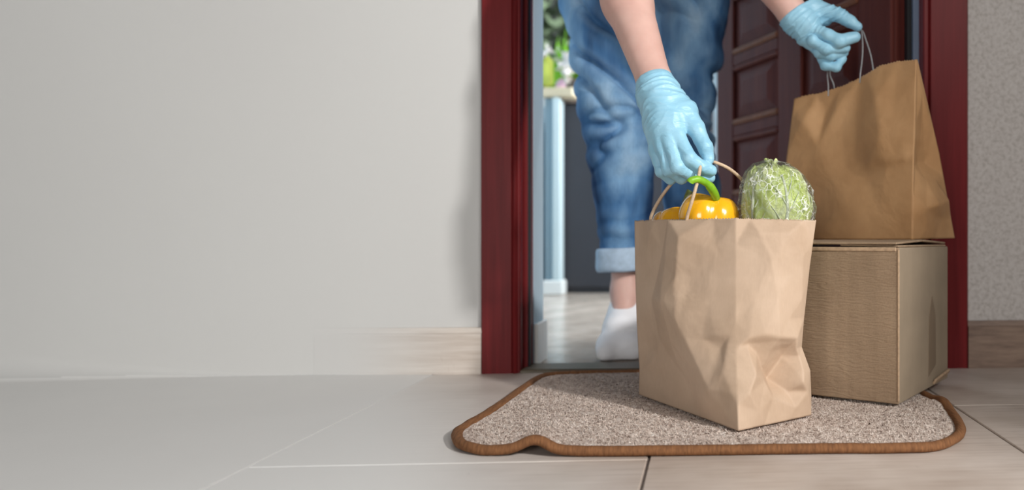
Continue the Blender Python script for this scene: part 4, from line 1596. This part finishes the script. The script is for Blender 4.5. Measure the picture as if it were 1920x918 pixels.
for s in (-1, 1):
    bf.chain([head + Vector((s * 0.084, 0, 0)) - hd_up * 0.015, head + Vector((s * 0.09, 0, 0)) + hd_up * 0.015], [0.012, 0.015], 0.008)
for sh, el, wr in ((shR, elR, wrR), (shL, elL, wrL)):
    bf.chain([sh, mid(sh, el, 0.5), el], [0.056, 0.049, 0.043], 0.03)
    bf.chain([el, mid(el, wr, 0.25), mid(el, wr, 0.55), wr], [0.043, 0.0440, 0.0395, 0.0265], 0.02)
palmR, palmL = W(1255, 225, 1.172), W(1515, 52, 1.425)
bf.chain([wrR, palmR], [0.0255, 0.018], 0.015)
bf.chain([wrL, palmL], [0.0245, 0.018], 0.015)
for L, an, to in ((legR, ankR, toeR), (legL, ankL, toeL)):
    bf.chain([W(x, y, d) for x, y, d, r_ in L] + [an], [0.072, 0.062, 0.054, 0.045, 0.042, 0.043, 0.040, 0.036, 0.031], 0.02)
    heel = Vector((an.x + 0.005, an.y + 0.03, 0.034))
    bf.chain([an, heel], [0.031, 0.024], 0.02)
    bf.chain([an, Vector((mid(an, to, 0.55).x, mid(an, to, 0.55).y, 0.045)), Vector((mid(an, to, 0.85).x, mid(an, to, 0.85).y, 0.026))], [0.029, 0.026, 0.014], 0.02)
body = bf.mesh('body', M['skin'], 3)
pp.append(body)

# jeans
hz = lambda pxy, r: (W(*pxy), r)
lo4 = np.array([W(1000, 0, 1.8).x - 0.06, 1.55, 0.20]); hi4 = np.array([W(1400, 0, 1.8).x + 0.08, 2.12, 1.17])
jf = Field(lo4, hi4, 0.0045)
for L in (legR, legL):
    jf.chain([W(x, y, d) for x, y, d, r_ in L], [r_ for *_, r_ in L], 0.012)
jf.chain([mid(pelv, waist, -0.2), mid(pelv, waist, 0.75)], [0.15, 0.135], 0.05)
for L in (legR, legL):      # open hems: cut flat just below the roll
    pass
zc = W(1173, 484, 1.785).z
jf.cut((0, 0, zc), (0, 0, -1))
def denim_disp(V, N_):
    out = np.zeros(len(V))
    zk = W(0, 255, 1.77).z
    zc2 = W(0, 460, 1.78).z
    zt_ = 0.60
    c40, s40 = math.cos(0.72), math.sin(0.72)
    for i, (x, y, z) in enumerate(V):
        kn = math.exp(-((z - zk) / 0.065) ** 2)
        th_ = min(1, max(0, (z - zk + 0.02) / 0.12))
        low = math.exp(-((z - zc2 - 0.02) / 0.05) ** 2)
        a_, c_ = x * c40 - z * s40, x * s40 + z * c40
        wob = 0.022 * noise.noise(Vector((x * 9, y * 9, z * 9)))
        d1_ = 1 - abs(2.2 * noise.noise(Vector((a_ * 3.2, y * 2.5, (c_ + wob) * 16 + 3.3))))
        d2_ = 1 - abs(2.2 * noise.noise(Vector((x * 5 + 2, y * 4, (z + wob - 0.15 * x) * 21))))
        d3_ = noise.noise(Vector((x * 8, y * 8, z * 10 + 5)))
        out[i] = 0.024 * th_ * (0.45 - d1_ * abs(d1_)) + 0.024 * kn * (0.4 - d2_ * abs(d2_)) - 0.006 * low * d2_ + 0.005 * d3_ + 0.0012 * noise.noise(Vector((x * 45, y * 45, z * 32)))
    return out
jeans = jf.mesh('jeans', M['denim'], 2, denim_disp)
pp.append(jeans)
# turn-ups
for cx_, r_, dd in ((1173, 0.0655, 1.785), (1298, 0.0645, 1.87)):
    zt_, zb_ = W(cx_, 463, dd).z, W(cx_, 506, dd).z
    cc = W(cx_, 484, dd)
    prof = [(-0.006, 0), (0.0, -0.001), (0.004, 0.004), (0.0055, 0.012), (0.0045, 0.030), (0.0045, 0.044), (0.0025, 0.0495), (-0.004, 0.050), (-0.008, 0.046), (-0.009, 0.02), (-0.008, 0.004)]
    sc_ = (zt_ - zb_) / 0.05
    vs_, fs = [], []
    NS = 64
    for (dr_, z_) in prof:
        for k in range(NS):
            th = 2 * PI * k / NS
            wv = 0.0025 * math.sin(3 * th + 1) + 0.0015 * math.sin(7 * th)
            R_ = r_ + dr_ + wv
            vs_.append((cc.x + R_ * math.cos(th), cc.y + R_ * math.sin(th), zb_ + z_ * sc_ + 0.002 * math.sin(2 * th + 0.6) + (0.006 * math.cos(th))))
    npf = len(prof)
    for j in range(npf):
        for k in range(NS):
            fs.append((j * NS + k, j * NS + (k + 1) % NS, ((j + 1) % npf) * NS + (k + 1) % NS, ((j + 1) % npf) * NS + k))
    cf = mesh_obj('turn_up', vs_, fs, M['denim_in'], None, True)
    cf.parent = jeans

# socks
for an, to, sx_ in ((ankR, toeR, -1), (ankL, toeL, 1)):
    sf = Field((min(an.x, to.x) - 0.10, min(an.y, to.y) - 0.09, -0.002), (max(an.x, to.x) + 0.10, an.y + 0.11, 0.21), 0.003)
    top = Vector((an.x + 0.004, an.y, W(0, 556, dep(an)).z + 0.03))
    heel = Vector((an.x + 0.006, an.y + 0.032, 0.038))
    md = Vector((mid(an, to, 0.45).x, mid(an, to, 0.45).y, 0.060))
    ball = Vector((to.x, to.y, 0.032)) + (Vector((an.x, an.y, 0)) - Vector((to.x, to.y, 0))) * 0.22
    sf.chain([top, Vector((an.x, an.y, 0.075)), heel], [0.0345, 0.036, 0.034], 0.02)
    sf.chain([Vector((an.x, an.y, 0.085)), md, ball], [0.036, 0.037, 0.030], 0.03)
    w_ = Vector((0.045, 0, 0))
    dirf = (Vector((to.x, to.y, 0)) - Vector((an.x, an.y, 0))).normalized()
    sd = Vector((dirf.y, -dirf.x, 0))
    sf.chain([heel, ball + sd * 0.022 - Vector((0, 0, .006)), Vector((to.x, to.y, 0.022)) + sd * 0.022], [0.032, 0.026, 0.020], 0.02)
    sf.chain([heel, ball - sd * 0.026 - Vector((0, 0, .006)), Vector((to.x, to.y, 0.020)) - sd * 0.030 - dirf * 0.02], [0.032, 0.025, 0.017], 0.02)
    for q in (-0.030, -0.014, 0.002):      # toes
        sf.chain([ball + sd * q, Vector((to.x, to.y, 0.018)) + sd * q - dirf * (0.004 + 0.3 * abs(q - 0.02))], [0.022, 0.0145], 0.010)
    sf.chain([ball + sd * 0.024, Vector((to.x, to.y, 0.020)) + sd * 0.026 + dirf * 0.008], [0.024, 0.018], 0.010)
    sf.cut(top - Vector((0, 0, 0.004)), Vector((0.12, 0.1, 1)).normalized())
    sf.cut((0, 0, 0.0015), (0, 0, -1))
    sk = sf.mesh('sock', M['sock'], 2, lambda V, N_: np.array([0.0012 * noise.noise(Vector((x * 30, y * 30, z * 70))) for x, y, z in V]))
    pp.append(sk)

# shirt and hair (above the frame)
tf = Field(lo3, hi3, 0.008)
tf.chain([mid(pelv, waist, 0.45), waist, chest], [0.145, 0.135, 0.15], 0.05)
tf.cut(mid(chest, neck, 0.75), (neck - chest).normalized())
tf.chain([mid(shR, chest, 0.2), chest, mid(shL, chest, 0.2)], [0.078, 0.115, 0.078], 0.05)
for sh, el in ((shR, elR), (shL, elL)):
    tf.chain([sh, mid(sh, el, 0.65)], [0.070, 0.062], 0.03)
pp.append(tf.mesh('shirt', M['shirt'], 2))
hf = Field(np.array(head) - 0.2, np.array(head) + 0.2, 0.006)
hf.chain([head - hd_dir * 0.035 + hd_up * 0.012, head - hd_dir * 0.03 - hd_up * 0.04], [0.094, 0.080], 0.03)
hf.chain([head + hd_up * 0.04 - hd_dir * 0.01, head - hd_dir * 0.03], [0.078, 0.09], 0.03)
hf.cut(head + hd_dir * 0.035 + hd_up * 0.02, (hd_dir - hd_up * 0.5).normalized())
hf.chain([head - hd_dir * 0.10, head - hd_dir * 0.15 - hd_up * 0.02], [0.030, 0.038], 0.02)
pp.append(hf.mesh('hair', M['hair'], 2))
for s in (-1, 1):
    e = bmesh.new()
    bmesh.ops.create_uvsphere(e, u_segments=12, v_segments=8, radius=0.012, matrix=Matrix.Translation(head + hd_dir * 0.082 + Vector((s * 0.032, 0, 0)) + hd_up * 0.012))
    pp.append(bm_obj('eye', e, M['white_paint'], None, True))

# ---- gloves
def glove(name, wrist_pts, wrist_r, palm, fingers, box_px, cut_p, cut_n, h=0.0014, seed=0, axis=None):
    pts = [Vector(p) for p, *_ in []]
    allp = list(wrist_pts) + [p for ch in palm for p in ch[0]] + [p for ch in fingers for p in ch[0]]
    lo = np.min([list(p) for p in allp], 0) - 0.045; hi = np.max([list(p) for p in allp], 0) + 0.045
    ff_ = Field(lo, hi, h)
    # fingers kept apart from each other, then blended into the palm
    for P_, R_ in fingers:
        one = Field.__new__(Field); one.G, one.lo, one.h = ff_.G, ff_.lo, ff_.h
        one.F = np.full_like(ff_.F, 9.0)
        one.chain(P_, R_, 0.004)
        ff_.F = smin(ff_.F, one.F, 0.0007)
    pf = Field.__new__(Field); pf.G, pf.lo, pf.h = ff_.G, ff_.lo, ff_.h
    pf.F = np.full_like(ff_.F, 9.0)
    pf.chain(wrist_pts, wrist_r, 0.012)
    for P_, R_ in palm:
        pf.chain(P_, R_, 0.011)
    ff_.F = smin(ff_.F, pf.F, 0.005)
    ff_.cut(cut_p, cut_n)
    ax = np.array(axis)
    ax = ax / np.linalg.norm(ax)
    wp = np.array(cut_p)
    def disp(V, N_):
        out = np.zeros(len(V))
        for i in range(len(V)):
            v = V[i]
            s = float((v - wp) @ ax)
            w = math.exp(-((s - 0.035) / 0.035) ** 2)
            q = Vector((v[0] * 22, v[1] * 22, v[2] * 22))
            rg = 1 - abs(2 * noise.noise(Vector((s * 95 + 1.2 * noise.noise(q), v[0] * 14, v[1] * 14 + seed))))
            q2 = Vector((v[0] * 60, v[1] * 60, v[2] * 60 + seed))
            out[i] = 0.0026 * w * rg ** 2 + 0.0009 * noise.noise(q2) + 0.0006 * (1 - abs(2 * noise.noise(q2 * 0.7))) ** 3
        return out
    return ff_.mesh(name, M['glove'], 1, disp)


def ring(name, c, n, r_, tr_, mat, parent, sq=1.0):
    n = Vector(n).normalized()
    a = n.cross(Vector((0, 1, 0))).normalized(); b = n.cross(a)
    return tube(name, [Vector(c) + (a * math.cos(t) + b * sq * math.sin(t)) * r_ for t in np.linspace(0, 2 * PI, 48, endpoint=False)], tr_, mat, parent, 8, True)


# right hand: back of the hand to the camera, reaching down to the cord handles
w = W
axR = (wrR - elR).normalized()
cufR = w(1228, 155, 1.197)
wristR = [w(1220, 128, 1.208), w(1232, 168, 1.190), w(1246, 205, 1.178)]
palmRc = [
    ([w(1236, 180, 1.187), w(1262, 225, 1.165), w(1273, 262, 1.152)], [0.025, 0.018, 0.0098]),
    ([w(1234, 180, 1.187), w(1248, 230, 1.164), w(1256, 268, 1.150)], [0.025, 0.017, 0.0098]),
    ([w(1231, 182, 1.190), w(1237, 235, 1.168), w(1241, 275, 1.157)], [0.024, 0.016, 0.0092]),
    ([w(1228, 182, 1.193), w(1228, 238, 1.176), w(1229, 284, 1.168)], [0.022, 0.015, 0.0085]),
    ([w(1246, 180, 1.190), w(1280, 210, 1.178), w(1303, 238, 1.166)], [0.024, 0.020, 0.0135]),
    ([w(1262, 226, 1.178), w(1285, 235, 1.176)], [0.019, 0.013]),
]
fingR = [
    ([w(1272, 258, 1.153), w(1293, 297, 1.142), w(1315, 313, 1.150), w(1334, 319, 1.158)], [0.0116, 0.0110, 0.0098, 0.0084]),    # index
    ([w(1255, 264, 1.151), w(1271, 312, 1.142), w(1300, 329, 1.158), w(1331, 333, 1.170)], [0.0112, 0.0105, 0.0096, 0.0080]),    # middle
    ([w(1241, 272, 1.157), w(1254, 318, 1.152), w(1278, 333, 1.172), w(1296, 325, 1.188)], [0.0106, 0.0098, 0.0090, 0.0078]),    # ring
    ([w(1229, 282, 1.168), w(1239, 321, 1.166), w(1258, 335, 1.184), w(1272, 326, 1.196)], [0.0096, 0.0086, 0.0080, 0.0072]),    # little
    ([w(1283, 214, 1.176), w(1307, 245, 1.164), w(1322, 276, 1.158), w(1328, 298, 1.160)], [0.0170, 0.0125, 0.0112, 0.0092]),    # thumb
]
gR = glove('glove', wristR, [0.0290, 0.0275, 0.0270], palmRc, fingR, None, cufR, -axR, 0.00145, 1, axR)
ring('cuff_rim', cufR, axR, 0.0285, 0.0015, M['glove'], gR)
pp.append(gR)
# left hand: seen from the palm side, pinching the twine
d_ = 1.425
axL = (wrL - elL).normalized()
cufL = w(1487, 26, d_)
wristL = [w(1470, 5, d_), w(1490, 30, d_), w(1506, 42, d_)]
palmLc = [
    ([w(1494, 22, d_), w(1520, 12, d_ + 0.004), w(1545, 20, d_)], [0.024, 0.018, 0.013]),
    ([w(1494, 26, d_), w(1522, 28, d_ + 0.008), w(1548, 34, d_ + 0.006)], [0.024, 0.018, 0.013]),
    ([w(1496, 36, d_), w(1516, 55, d_ + 0.004), w(1532, 78, d_ + 0.004)], [0.024, 0.018, 0.013]),
    ([w(1496, 40, d_), w(1512, 66, d_), w(1530, 92, d_ - 0.002)], [0.023, 0.017, 0.0098]),
    ([w(1500, 40, d_ - 0.004), w(1518, 48, d_ - 0.012)], [0.022, 0.018]),
]
fingL = [
    ([w(1542, 18, d_), w(1572, 28, d_ - 0.008), w(1594, 40, d_ - 0.012), w(1608, 50, d_ - 0.014)], [0.0135, 0.0122, 0.0105, 0.0082]),      # index along the top
    ([w(1530, 58, d_ - 0.016), w(1552, 66, d_ - 0.030), w(1574, 77, d_ - 0.034), w(1603, 70, d_ - 0.026)], [0.0125, 0.0105, 0.0118, 0.0100]),   # thumb
    ([w(1526, 66, d_ + 0.004), w(1524, 77, d_ - 0.022), w(1548, 92, d_ - 0.028), w(1586, 90, d_ - 0.016)], [0.0115, 0.0098, 0.0100, 0.0088]),   # middle
    ([w(1530, 82, d_ + 0.006), w(1536, 98, d_ - 0.014), w(1558, 104, d_ - 0.016), w(1582, 98, d_ - 0.004)], [0.0115, 0.0100, 0.0098, 0.0085]),   # ring
    ([w(1534, 92, d_ + 0.004), w(1548, 122, d_ - 0.004), w(1568, 126, d_ - 0.008), w(1580, 110, d_ - 0.002)], [0.0105, 0.0092, 0.0082, 0.0072]), # little
]
gL = glove('glove', wristL, [0.0285, 0.0275, 0.0265], palmLc, fingL, None, cufL, -axL, 0.00145, 5, axL)
ring('cuff_rim', cufL, axL, 0.0285, 0.0014, M['glove'], gL)
pp.append(gL)
adopt(person, pp)
